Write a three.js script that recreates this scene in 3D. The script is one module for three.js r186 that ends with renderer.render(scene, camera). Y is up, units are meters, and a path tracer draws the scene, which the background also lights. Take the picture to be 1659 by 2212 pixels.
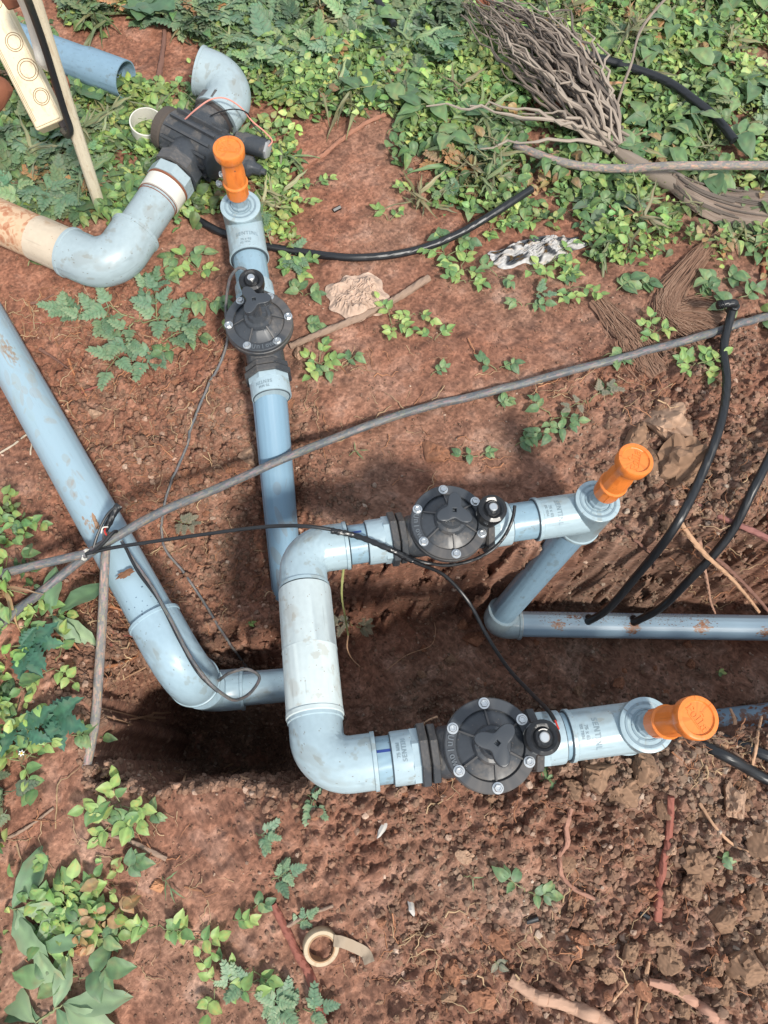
import * as THREE from 'three';
import { mergeGeometries, toCreasedNormals } from 'three/addons/utils/BufferGeometryUtils.js';
import { TextGeometry } from 'three/addons/geometries/TextGeometry.js';
import { RoundedBoxGeometry } from 'three/addons/geometries/RoundedBoxGeometry.js';
import { FontLoader } from 'three/addons/loaders/FontLoader.js';
import { createNoise2D, createNoise3D } from 'simplex-noise';

// ---------------------------------------------------------------- camera, sky, sun, exposure
const scene = new THREE.Scene();
const CAM_H = 1.53, FOCAL = 1661, CX = 829.5, CY = 1106;          // plan units: a 1659 x 2212 survey sheet
const DX = 775 - CX, DY = 1690 - CY;                              // where the plumb line below the camera meets the sheet
const camera = new THREE.PerspectiveCamera(2 * Math.atan(1106 / FOCAL) * 180 / Math.PI, 0.75, 0.05, 300);
camera.position.set(0, CAM_H, 0);
camera.rotation.order = 'YXZ';
camera.rotation.set(-Math.atan2(FOCAL, Math.hypot(DX, DY)), 0, Math.atan2(-DX, DY));
camera.updateMatrixWorld(true);

const renderer = new THREE.WebGLRenderer({ antialias: true });
renderer.toneMapping = THREE.LinearToneMapping;
renderer.toneMappingExposure = 1.46;
renderer.shadowMap.enabled = true;

const SUN = new THREE.Vector3(0.40, 0.80, 0.45).normalize();
{
  const W = 256, Hh = 128, d = new Float32Array(W * Hh * 4), v = new THREE.Vector3();
  for (let j = 0; j < Hh; j++) for (let i = 0; i < W; i++) {
    const el = ((j + 0.5) / Hh - 0.5) * Math.PI, az = ((i + 0.5) / W) * Math.PI * 2 - Math.PI;
    v.set(Math.cos(el) * Math.cos(az), Math.sin(el), Math.cos(el) * Math.sin(az));
    const up = Math.max(0, v.y), haze = Math.pow(1 - up, 1.6), near = Math.pow(Math.max(0, v.dot(SUN)), 6);
    let r = 0.43 + 0.20 * haze + 0.40 * near, g = 0.495 + 0.17 * haze + 0.38 * near, b = 0.60 + 0.10 * haze + 0.34 * near;
    if (v.y < 0) { const k = Math.min(1, -v.y * 12); r += (0.16 - r) * k; g += (0.14 - g) * k; b += (0.11 - b) * k; }
    const o = (j * W + i) * 4; d[o] = r; d[o + 1] = g; d[o + 2] = b; d[o + 3] = 1;
  }
  const sky = new THREE.DataTexture(d, W, Hh, THREE.RGBAFormat, THREE.FloatType);
  sky.mapping = THREE.EquirectangularReflectionMapping; sky.magFilter = THREE.LinearFilter; sky.wrapS = THREE.RepeatWrapping; sky.needsUpdate = true;
  scene.background = sky; scene.environment = sky;
}
const sun = new THREE.DirectionalLight(new THREE.Color(1.0, 0.945, 0.86), 3.3);
sun.position.copy(SUN).multiplyScalar(8); sun.target.position.set(0, 0, -0.6);
sun.castShadow = true; sun.shadow.radius = 14; sun.shadow.mapSize.set(4096, 4096);
Object.assign(sun.shadow.camera, { left: -3, right: 3, top: 3, bottom: -3, near: 0.5, far: 20 });
scene.add(sun, sun.target);

// ---------------------------------------------------------------- helpers
let seedState = 20240611;
const rnd = () => { seedState = (seedState + 0x6d2b79f5) | 0; let t = Math.imul(seedState ^ (seedState >>> 15), 1 | seedState); t = (t + Math.imul(t ^ (t >>> 7), 61 | t)) ^ t; return ((t ^ (t >>> 14)) >>> 0) / 4294967296; };
const rr = (a, b) => a + (b - a) * rnd();
const pick = (a) => a[Math.floor(rnd() * a.length)];
const n2 = createNoise2D(rnd), n3 = createNoise3D(rnd);
const clamp = (x, a = 0, b = 1) => Math.min(b, Math.max(a, x));
const sstep = (a, b, x) => { const t = clamp((x - a) / (b - a)); return t * t * (3 - 2 * t); };
const V = (x, y, z) => new THREE.Vector3(x, y, z);
const UP = V(0, 1, 0);
const C = (r, g, b) => new THREE.Color().setRGB(r, g, b);
const _d = new THREE.Vector3();
/** survey sheet (u, v) at height y -> point in the yard */
function P(u, v, y = 0) {
  _d.set((u - CX) / FOCAL, -(v - CY) / FOCAL, -1).applyQuaternion(camera.quaternion);
  const t = (y - CAM_H) / _d.y;
  return V(_d.x * t, y, _d.z * t);
}
const used = new Map();
function numbered(name) { const k = used.get(name) ?? 0; used.set(name, k + 1); return k ? `${name}_${String(k).padStart(3, '0')}` : name; }
function thing(name, label, category, pos = V(0, 0, 0), group) {
  const o = new THREE.Group(); o.name = numbered(name); o.position.copy(pos);
  o.userData = { label, category }; if (group) o.userData.group = group;
  scene.add(o); return o;
}
function mesh(name, geo, mat, parent, world = false) {
  const m = new THREE.Mesh(geo, mat); m.name = name; m.castShadow = m.receiveShadow = true;
  if (world) geo.translate(-parent.position.x, -parent.position.y, -parent.position.z);
  parent.add(m); return m;
}
const part = (parent, name, geo, mat) => mesh(name, geo, mat, parent, true);   // geometry given in yard coordinates
function single(name, geo, mat, label, category, group, kind) {                 // a thing that is one mesh
  const m = new THREE.Mesh(geo, mat); m.name = numbered(name); m.castShadow = m.receiveShadow = true;
  geo.computeBoundingBox(); const b = geo.boundingBox, c = V((b.min.x + b.max.x) / 2, b.min.y, (b.min.z + b.max.z) / 2);
  geo.translate(-c.x, -c.y, -c.z); m.position.copy(c);
  m.userData = { label, category }; if (group) m.userData.group = group; if (kind) m.userData.kind = kind;
  scene.add(m); return m;
}
const creased = (g, a = 0.7) => toCreasedNormals(g, a);
const merge = (list) => mergeGeometries(list.map((g) => { const q = g.index ? g.toNonIndexed() : g; for (const k of Object.keys(q.attributes)) if (!['position', 'normal', 'uv'].includes(k)) q.deleteAttribute(k); return q; }));

/** ring sweep along points with one radius per point; repeated points make sharp steps. uv: x round the tube (0.5 = top), y in metres */
function sweep(pts, rad, seg = 20, { caps = true, tangents = null, hex = 0, crease = 0.7, wob = 0 } = {}) {
  const n = pts.length, R = (i) => (Array.isArray(rad) ? rad[i] : rad);
  const T = [];
  for (let i = 0; i < n; i++) {
    if (tangents) { T.push(tangents[i]); continue; }
    let a = i, b = i;
    while (a > 0 && pts[a].distanceToSquared(pts[i]) < 1e-9) a--;
    while (b < n - 1 && pts[b].distanceToSquared(pts[i]) < 1e-9) b++;
    if (a > 0 && pts[a] !== pts[i] && i > 0 && pts[i].distanceToSquared(pts[i - 1]) > 1e-9) a = i - 1;
    if (i < n - 1 && pts[i].distanceToSquared(pts[i + 1]) > 1e-9) b = i + 1;
    const t = pts[b].clone().sub(pts[a]); if (t.lengthSq() < 1e-12) t.copy(T[i - 1] ?? V(1, 0, 0)); T.push(t.normalize());
  }
  let N = V(0, -1, 0); if (Math.abs(T[0].y) > 0.95) N = V(0, 0, -1);
  N.addScaledVector(T[0], -N.dot(T[0])).normalize();
  const pos = [], uv = [], idx = [], q = new THREE.Quaternion(); let len = 0;
  for (let i = 0; i < n; i++) {
    if (i) { q.setFromUnitVectors(T[i - 1], T[i]); N.applyQuaternion(q); N.addScaledVector(T[i], -N.dot(T[i])).normalize(); len += pts[i].distanceTo(pts[i - 1]); }
    const B = T[i].clone().cross(N);
    for (let k = 0; k <= seg; k++) {
      const a = (k / seg) * Math.PI * 2 + hex, r = R(i) * (1 + (wob ? wob * n3(Math.cos(a) * 1.3 + i * 0.35, Math.sin(a) * 1.3, pts[i].x * 9) : 0));
      const c = Math.cos(a) * r, s = Math.sin(a) * r;
      pos.push(pts[i].x + N.x * c + B.x * s, pts[i].y + N.y * c + B.y * s, pts[i].z + N.z * c + B.z * s); uv.push(k / seg, len);
    }
    if (i) for (let k = 0; k < seg; k++) { const a = (i - 1) * (seg + 1) + k, b = a + 1, c = a + seg + 1, e = c + 1; idx.push(a, b, c, b, e, c); }
  }
  if (caps) for (const e of [0, n - 1]) {
    if (R(e) < 1e-5) continue;
    const base = pos.length / 3, src = e * (seg + 1); pos.push(pts[e].x, pts[e].y, pts[e].z); uv.push(0.5, e ? len : 0);
    for (let k = 0; k <= seg; k++) { const s = (src + k) * 3; pos.push(pos[s], pos[s + 1], pos[s + 2]); uv.push(k / seg, e ? len : 0); }
    for (let k = 0; k < seg; k++) e ? idx.push(base, base + 1 + k, base + 2 + k) : idx.push(base, base + 2 + k, base + 1 + k);
  }
  const g = new THREE.BufferGeometry();
  g.setAttribute('position', new THREE.Float32BufferAttribute(pos, 3)); g.setAttribute('uv', new THREE.Float32BufferAttribute(uv, 2)); g.setIndex(idx);
  return creased(g, crease);
}
/** turned profile [[along, radius], ...] on an axis */
function turned(A, dir, prof, seg = 32, opt = {}) {
  const d = dir.clone().normalize();
  return sweep(prof.map(([t]) => A.clone().addScaledVector(d, t)), prof.map(([, r]) => r), seg, { ...opt, tangents: prof.map(() => d) });
}
const pipe = (A, B, r, seg = 36) => { const L = A.distanceTo(B); return turned(A, B.clone().sub(A), [[0, r], [L * 0.33, r], [L * 0.66, r], [L, r]], seg); };
/** elbow with plain arms and lips, d1 and d2 point away from the corner */
function elbow(Cn, d1, d2, r, bend, l1, l2, lip = 0.0022) {
  d1 = d1.clone().normalize(); d2 = d2.clone().normalize();
  const th = Math.PI - d1.angleTo(d2), k = bend * Math.tan(th / 2);
  const a = Cn.clone().addScaledVector(d1, k), b = Cn.clone().addScaledVector(d2, k), pts = [], rad = [];
  const put = (p, q) => { pts.push(p); rad.push(q); };
  put(Cn.clone().addScaledVector(d1, k + l1), r + lip); put(Cn.clone().addScaledVector(d1, k + l1 - 0.006), r + lip); put(Cn.clone().addScaledVector(d1, k + l1 - 0.0075), r);
  const bis = d1.clone().add(d2).normalize(), O = Cn.clone().addScaledVector(bis, Math.hypot(bend, k));
  const va = a.clone().sub(O), ax = va.clone().cross(b.clone().sub(O)).normalize();
  for (let i = 0; i <= 14; i++) put(O.clone().add(va.clone().applyAxisAngle(ax, th * i / 14)), r);
  put(Cn.clone().addScaledVector(d2, k + l2 - 0.0075), r); put(Cn.clone().addScaledVector(d2, k + l2 - 0.006), r + lip); put(Cn.clone().addScaledVector(d2, k + l2), r + lip);
  return sweep(pts, rad, 40, { crease: 0.6 });
}
const socket = (A, dir, L, r, lip = 0.002) => turned(A, dir, [[0, r - 0.003], [0.0015, r + lip], [0.0075, r + lip], [0.009, r], [L - 0.002, r], [L, r - 0.002]], 40);
/** round hose or cable through points; drape keeps it on top of the soil */
function hose(pts, r, seg = 12, step = 60, opt = {}) {
  const c = new THREE.CatmullRomCurve3(pts, false, 'centripetal').getPoints(step);
  if (opt.drape) { const lo = c.map((p) => Math.max(p.y, hAt(p.x, p.z) + opt.drape)); c.forEach((p, i) => { let s = 0, n = 0, m = -9; for (let k = -4; k <= 4; k++) { const q = lo[Math.min(lo.length - 1, Math.max(0, i + k))]; s += q; n++; if (Math.abs(k) < 2) m = Math.max(m, q); } p.y = Math.max(s / n, m - 0.003); }); }
  return sweep(c, r, seg, opt);
}
// ---------------------------------------------------------------- textures and materials
const hash = (x, y, s) => { let h = (Math.imul(x, 374761393) + Math.imul(y, 668265263) + Math.imul(s, 974634457)) | 0; h = Math.imul(h ^ (h >>> 13), 1274126177); return ((h ^ (h >>> 16)) >>> 0) / 4294967296; };
function tileNoise(x, y, p, s) {                                   // value noise that repeats every p cells
  const xi = Math.floor(x), yi = Math.floor(y), fx = x - xi, fy = y - yi, w = (a) => ((a % p) + p) % p;
  const sx = fx * fx * (3 - 2 * fx), sy = fy * fy * (3 - 2 * fy), a = hash(w(xi), w(yi), s), b = hash(w(xi + 1), w(yi), s), c = hash(w(xi), w(yi + 1), s), d = hash(w(xi + 1), w(yi + 1), s);
  return a + (b - a) * sx + (c - a) * sy + (a - b - c + d) * sx * sy;
}
const tileFbm = (u, v, p, oct, s, gain = 0.55) => { let a = 1, t = 0, n = 0; for (let i = 0; i < oct; i++) { t += a * tileNoise(u * p, v * p, p, s + i); n += a; a *= gain; p *= 2; } return t / n; };
function dataTex(size, f, srgb, repeat) {
  const d = new Uint8Array(size * size * 4);
  for (let j = 0; j < size; j++) for (let i = 0; i < size; i++) { const c = f(i / size, j / size), o = (j * size + i) * 4; d[o] = c[0]; d[o + 1] = c[1]; d[o + 2] = c[2]; d[o + 3] = 255; }
  const t = new THREE.DataTexture(d, size, size); t.wrapS = t.wrapT = THREE.RepeatWrapping; t.magFilter = THREE.LinearFilter; if (srgb) t.colorSpace = THREE.SRGBColorSpace; t.repeat.set(...repeat); t.needsUpdate = true; return t;
}
const soilMap = dataTex(1024, (u, v) => {
  const a = tileFbm(u, v, 12, 4, 11), b = tileFbm(u, v, 90, 3, 31), g = tileNoise(u * 256, v * 256, 256, 77);
  let k = 152 + 42 * (a - 0.5) * 1.6 + 62 * (b - 0.5) * 1.7; const dust = sstep(0.55, 0.72, a);
  let r = k + 26, gg = k + 14 + 8 * dust, bb = k + 10 + 14 * dust;
  if (g > 0.955) { r += 36; gg += 34; bb += 30; } if (g < 0.03) { r -= 46; gg -= 42; bb -= 38; }
  return [clamp(r, 0, 255), clamp(gg, 0, 255), clamp(bb, 0, 255)];
}, true, [2.1, 2.1]);
const soilBump = dataTex(1024, (u, v) => { const k = 255 * clamp(0.15 + 0.55 * tileFbm(u, v, 60, 4, 51, 0.7) + 0.3 * tileNoise(u * 200, v * 200, 200, 91)); return [k, k, k]; }, false, [3.1, 3.1]);
const grime = dataTex(512, (u, v) => {                              // handling marks and dried mud on plastic
  const a = tileFbm(u, v, 5, 5, 3), b = tileFbm(u, v, 40, 3, 8), s = 0.38 * sstep(0.60, 0.70, a) * (0.45 + 0.55 * b), k = 244 + 14 * (b - 0.5);
  const f = hash(Math.floor(u * 190), Math.floor(v * 190), 5) > 0.9955 ? 0.5 : 0;
  const ln = 16 * sstep(0.80, 0.90, tileNoise(u * 70, v * 5, 70, 61)) * sstep(0.45, 0.6, tileNoise(u * 6, v * 9, 18, 62)), mu = sstep(0.69, 0.76, tileFbm(u, v, 14, 4, 71)) * 0.22;
  return [k - ln - 48 * s - 60 * mu - 90 * f, k - ln - 66 * s - 92 * mu - 120 * f, k - ln - 80 * s - 120 * mu - 140 * f].map((x) => clamp(x, 0, 255));
}, true, [1, 3]);
const scuff = dataTex(256, (u, v) => { const k = 255 * clamp(0.55 + 0.9 * (tileFbm(u, v, 9, 4, 21) - 0.5)); return [k, k, k]; }, false, [1, 4]);
const dustBlack = dataTex(512, (u, v) => {                           // moulded black plastic with dried dust in patches
  const a = tileFbm(u, v, 7, 5, 41), b = tileFbm(u, v, 50, 3, 44), d = sstep(0.52, 0.66, a) * (0.25 + 0.6 * b), s = hash(Math.floor(u * 170), Math.floor(v * 170), 9) > 0.992 ? 0.5 : 0, q = clamp(d * 0.55 + s), k = 9 * (b - 0.5);
  return [58 + k + 74 * q, 62 + k + 56 * q, 67 + k + 38 * q];
}, true, [1, 6]);
const std = (c, rough, o = {}) => new THREE.MeshStandardMaterial({ color: c, roughness: rough, ...o });
const pvc = (c, rough = 0.34) => new THREE.MeshPhysicalMaterial({ color: c, roughness: rough, map: grime, specularIntensity: 1 });
const M = {
  pipeBlue: pvc(C(0.25, 0.375, 0.455), 0.34), fitting: pvc(C(0.355, 0.46, 0.505), 0.3), supply: pvc(C(0.32, 0.44, 0.51), 0.34), coupler: pvc(C(0.53, 0.605, 0.605), 0.4),
  adapter: pvc(C(0.36, 0.465, 0.515), 0.34), bushing: pvc(C(0.25, 0.335, 0.385), 0.42), oldGrey: pvc(C(0.34, 0.42, 0.45), 0.38), loose: pvc(C(0.20, 0.315, 0.41), 0.5), riser: pvc(C(0.20, 0.31, 0.40), 0.34),
  seam: std(C(0.02, 0.022, 0.026), 0.6), glue: std(C(0.05, 0.07, 0.085), 0.5), print: std(C(0.02, 0.05, 0.22), 0.6), emboss: pvc(C(0.235, 0.32, 0.37), 0.4),
  black: new THREE.MeshPhysicalMaterial({ map: dustBlack, roughness: 0.42 }), handle: std(C(0.036, 0.042, 0.05), 0.4), coil: std(C(0.011, 0.012, 0.014), 0.32),
  collar: std(C(0.85, 0.85, 0.85), 0.45, { map: dustBlack }), letter: std(C(0.10, 0.115, 0.13), 0.5), zinc: std(C(0.62, 0.64, 0.64), 0.3, { metalness: 0.9 }), greenPaint: std(C(0.01, 0.22, 0.2), 0.5), sticker: std(C(0.62, 0.6, 0.52), 0.6),
  orange: new THREE.MeshPhysicalMaterial({ color: C(0.76, 0.215, 0.04), roughness: 0.36, map: grime }), hose: std(C(0.012, 0.0135, 0.016), 0.4), cable: std(C(0.012, 0.013, 0.015), 0.42),
  red: std(C(0.42, 0.03, 0.02), 0.5), pink: std(C(0.6, 0.25, 0.2), 0.55), whitePlastic: std(C(0.62, 0.6, 0.54), 0.45), cream: std(C(0.74, 0.655, 0.49), 0.45, { map: grime }), creamBox: std(C(0.72, 0.62, 0.43), 0.5, { map: grime }),
  ringLine: std(C(0.2, 0.12, 0.06), 0.7), darkMud: std(C(0.16, 0.075, 0.04), 0.95), rust: std(C(0.2, 0.07, 0.035), 0.85), gland: std(C(0.06, 0.05, 0.048), 0.6), straw: std(C(0.36, 0.24, 0.13), 0.85), tape: std(C(0.45, 0.355, 0.235), 0.6, { map: grime }), tapeCore: std(C(0.33, 0.2, 0.11), 0.8), mudTape: std(C(0.30, 0.235, 0.17), 0.8),
  soil: new THREE.MeshStandardMaterial({ vertexColors: true, map: soilMap, bumpMap: soilBump, bumpScale: 0.0016, roughness: 0.97 }),
  clod: new THREE.MeshStandardMaterial({ color: C(0.215, 0.128, 0.082), vertexColors: true, roughness: 0.97 }),
  clodRed: new THREE.MeshStandardMaterial({ color: C(0.245, 0.112, 0.065), vertexColors: true, roughness: 0.97 }),
  clodPale: new THREE.MeshStandardMaterial({ color: C(0.33, 0.21, 0.145), vertexColors: true, roughness: 0.97 }),
};
const dustyHose = (() => {                                          // hose with dried soil on it
  const cv = document.createElement('canvas'); cv.width = 128; cv.height = 1024; const x = cv.getContext('2d'); x.fillStyle = 'rgb(84,89,93)'; x.fillRect(0, 0, 128, 1024);
  for (let i = 0; i < 2600; i++) { const a = rnd() * 0.35; x.fillStyle = `rgba(${rr(120, 165) | 0},${rr(105, 140) | 0},${rr(92, 125) | 0},${a})`; const w = rr(1, 9); x.fillRect(rnd() * 128, rnd() * 1024, w, w * rr(1, 5)); }
  const t = new THREE.CanvasTexture(cv); t.colorSpace = THREE.SRGBColorSpace; t.wrapS = t.wrapT = THREE.RepeatWrapping; t.repeat.set(1, 2.2); return t;
})();
M.hoseDusty = new THREE.MeshStandardMaterial({ map: dustyHose, roughness: 0.55 });
M.hoseMuddy = new THREE.MeshStandardMaterial({ map: dustyHose, color: C(1.9, 1.65, 1.45), roughness: 0.8 });
/** mud splashes, scratches and printed lines on a particular pipe; canvas x runs round the pipe (middle = top), y along it */
function pipeMap(base, metres, draw) {
  const cv = document.createElement('canvas'); cv.width = 512; cv.height = 1024; const x = cv.getContext('2d'); x.fillStyle = base; x.fillRect(0, 0, 512, 1024);
  for (let i = 0; i < 700; i++) { x.fillStyle = `rgba(40,50,60,${rnd() * 0.06})`; x.fillRect(rnd() * 512, rnd() * 1024, rr(1, 3), rr(1, 40)); }
  draw(x);
  const t = new THREE.CanvasTexture(cv); t.colorSpace = THREE.SRGBColorSpace; t.wrapS = t.wrapT = THREE.RepeatWrapping; t.repeat.set(1, 1 / metres); return t;
}
function smear(x, cx, cy, w, h, n, rgb, a) { for (let i = 0; i < n; i++) { const g = Math.sqrt(-2 * Math.log(1 - rnd() * 0.999)), t = rnd() * 6.283; x.fillStyle = `rgba(${rgb},${a * rnd()})`; x.beginPath(); x.ellipse(cx + Math.cos(t) * g * w, cy + Math.sin(t) * g * h, rr(1, w * 0.35 + 2), rr(1, h * 0.3 + 2), rnd() * 3, 0, 6.283); x.fill(); } }

const font = await new FontLoader().loadAsync('fonts/droid/droid_sans_bold.typeface.json');
const fontSerif = await new FontLoader().loadAsync('fonts/droid/droid_serif_bold.typeface.json');
const glyphs = (s, size, depth, f = font) => { const g = new TextGeometry(s, { font: f, size, depth, curveSegments: 3, bevelEnabled: false }); g.computeBoundingBox(); const b = g.boundingBox; g.translate(-(b.min.x + b.max.x) / 2, -(b.min.y + b.max.y) / 2, 0); return g; };
/** lettering wrapped on a cylinder: reads round the cylinder at angle mid (from up), at distance t along dir from A */
function wrapText(s, size, A, dir, r, t, mid, spin, depth = 0.0007) {
  const d = dir.clone().normalize(), n0 = UP.clone().addScaledVector(d, -UP.dot(d)).normalize(), b0 = d.clone().cross(n0), g = glyphs(s, size, depth), p = g.attributes.position;
  for (let i = 0; i < p.count; i++) {
    let x = p.getX(i), y = p.getY(i); const z = p.getZ(i), c = Math.cos(spin), q = Math.sin(spin), X = x * c - y * q, Y = x * q + y * c, a = mid + X / r, R = r + z - 0.0002;
    const v = A.clone().addScaledVector(d, t + Y).addScaledVector(n0, Math.cos(a) * R).addScaledVector(b0, Math.sin(a) * R); p.setXYZ(i, v.x, v.y, v.z);
  }
  g.computeVertexNormals(); return g;
}

// ---------------------------------------------------------------- ground with the dug trench
function tps(ctrl) {                                                 // smooth surface through surveyed heights
  const n = ctrl.length, m = n + 3, A = Array.from({ length: m }, () => new Float64Array(m + 1)), U = (d2) => (d2 < 1e-12 ? 0 : d2 * Math.log(d2));
  for (let i = 0; i < n; i++) {
    const [x, z, h] = ctrl[i]; for (let j = 0; j < n; j++) A[i][j] = U((x - ctrl[j][0]) ** 2 + (z - ctrl[j][1]) ** 2) + (i === j ? 0.02 : 0);
    A[i][n] = A[n][i] = 1; A[i][n + 1] = A[n + 1][i] = x; A[i][n + 2] = A[n + 2][i] = z; A[i][m] = h;
  }
  for (let c = 0; c < m; c++) {
    let p = c; for (let r = c + 1; r < m; r++) if (Math.abs(A[r][c]) > Math.abs(A[p][c])) p = r; [A[c], A[p]] = [A[p], A[c]];
    for (let r = 0; r < m; r++) if (r !== c) { const f = A[r][c] / A[c][c]; if (f) for (let k = c; k <= m; k++) A[r][k] -= f * A[c][k]; }
  }
  const w = A.map((row, i) => row[m] / row[i]);
  return (x, z) => { let s = w[n] + w[n + 1] * x + w[n + 2] * z; for (let i = 0; i < n; i++) s += w[i] * U((x - ctrl[i][0]) ** 2 + (z - ctrl[i][1]) ** 2); return s; };
}
const survey = [[0, 0, 0], [829, 0, .02], [1659, 0, .04], [0, 300, 0], [500, 300, 0], [829, 300, .02], [1250, 150, .03], [1659, 300, .05], [500, 560, 0], [900, 560, 0], [1250, 560, .02], [1659, 560, .03],
  [0, 560, 0], [250, 600, .0], [100, 720, -.07], [300, 740, -.04], [430, 660, 0], [555, 740, -.02], [560, 850, -.03], [600, 1000, -.15], [605, 1100, -.22], [620, 1200, -.28],
  [20, 800, -.06], [150, 950, -.075], [220, 1080, -.1], [300, 900, -.09], [430, 900, -.06], [320, 1100, -.15], [460, 1080, -.17], [350, 1250, -.22], [500, 1300, -.3], [40, 1000, -.01], [60, 1150, .0], [130, 1180, -.02], [150, 1270, -.01], [60, 1500, .03], [150, 1600, .03], [150, 1380, .01],
  [750, 850, .0], [690, 940, -.04], [900, 900, .0], [780, 1080, -.07], [1000, 950, .0], [1000, 1040, -.02], [1150, 1000, .0], [1659, 800, .04], [1400, 900, .05], [1450, 1050, .03], [1659, 1050, .03], [1300, 1160, -.02], [1500, 1150, .0], [900, 1160, -.05],
  [300, 1720, .04], [640, 1730, .07], [900, 1730, .11], [1200, 1700, .16], [1450, 1650, .14], [1659, 1720, .1], [100, 1800, .04], [500, 1900, .04], [829, 1900, .07], [1200, 1900, .09], [1500, 1900, .1], [1659, 2100, .1], [829, 2200, .05], [1250, 2200, .09], [100, 2200, .03]];
const surveyH = tps(survey.map(([u, v, h]) => { const p = P(u, v, h); return [p.x, p.z, h]; }));
const poly = (a, h0) => a.map(([u, v, h = h0]) => { const p = P(u, v, h); return [p.x, p.z]; });
const RIM = poly([[212, 1480, 0], [196, 1600, .03], [198, 1660, .03], [235, 1692, .04], [640, 1697, .07], [960, 1672, .1], [1200, 1632, .12], [1450, 1592, .11], [1680, 1584, .09], [2900, 1530, .06], [2900, 1000, .04], [1659, 1115, 0], [1400, 1165, -.02], [1100, 1178, -.04], [900, 1178, -.05], [740, 1200, -.08], [640, 1290, -.2], [500, 1340, -.26], [380, 1390, -.24], [290, 1420, -.15], [235, 1430, -.06]]);
const FLOOR = poly([[300, 1640], [640, 1668], [960, 1664], [1200, 1644], [1450, 1614], [1680, 1606], [2800, 1560], [2800, 1296], [1659, 1320], [1100, 1325], [900, 1345], [760, 1372], [640, 1440], [500, 1480], [380, 1530], [325, 1575], [300, 1610]], -0.42);
const pit = P(430, 1620, -0.5);
function sdPoly(x, z, p) {                                           // negative inside
  let d = 1e9, s = 1;
  for (let i = 0, j = p.length - 1; i < p.length; j = i++) {
    const ex = p[j][0] - p[i][0], ez = p[j][1] - p[i][1], wx = x - p[i][0], wz = z - p[i][1], t = clamp((wx * ex + wz * ez) / (ex * ex + ez * ez)), bx = wx - ex * t, bz = wz - ez * t;
    d = Math.min(d, bx * bx + bz * bz);
    const c1 = z >= p[i][1], c2 = z < p[j][1], c3 = ex * wz > ez * wx; if ((c1 && c2 && c3) || (!c1 && !c2 && !c3)) s = -s;
  }
  return s * Math.sqrt(d);
}
function worley(x, z, s) { const xi = Math.floor(x), zi = Math.floor(z); let f = 9, f2 = 9; for (let a = -1; a < 2; a++) for (let b = -1; b < 2; b++) { const px = xi + a + hash(xi + a, zi + b, s), pz = zi + b + hash(xi + a, zi + b, s + 7), d = (px - x) ** 2 + (pz - z) ** 2; if (d < f) { f2 = f; f = d; } else if (d < f2) f2 = d; } return [Math.sqrt(f), Math.sqrt(f2)]; }
const spots = [[1560, 2080, .34, .8], [1580, 1780, .3, 1.1], [1500, 1000, .28, 1], [1600, 880, .2, .8], [1280, 1690, .18, 1.2], [300, 860, .3, .8], [430, 1150, .25, .7], [250, 760, .2, .8], [750, 1760, .18, .5], [950, 2150, .3, .7], [1000, 1450, .25, .5], [200, 1450, .1, .6], [1350, 1150, .15, .5], [560, 1060, .15, .6]].map(([u, v, r, a]) => { const p = P(u, v, 0.03); return [p.x, p.z, r, a]; });
const roughAt = (x, z) => { let s = 0.04; for (const [a, b, r, k] of spots) s += k * Math.exp(-((x - a) ** 2 + (z - b) ** 2) / (r * r)); return Math.min(1.25, s); };
function fbm(x, z, o = 4) { let a = 1, s = 0, t = 0; for (let i = 0; i < o; i++) { s += a * n2(x, z); t += a; a *= 0.5; x = x * 2.03 + 17.1; z = z * 2.03 - 9.7; } return s / t; }
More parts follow.
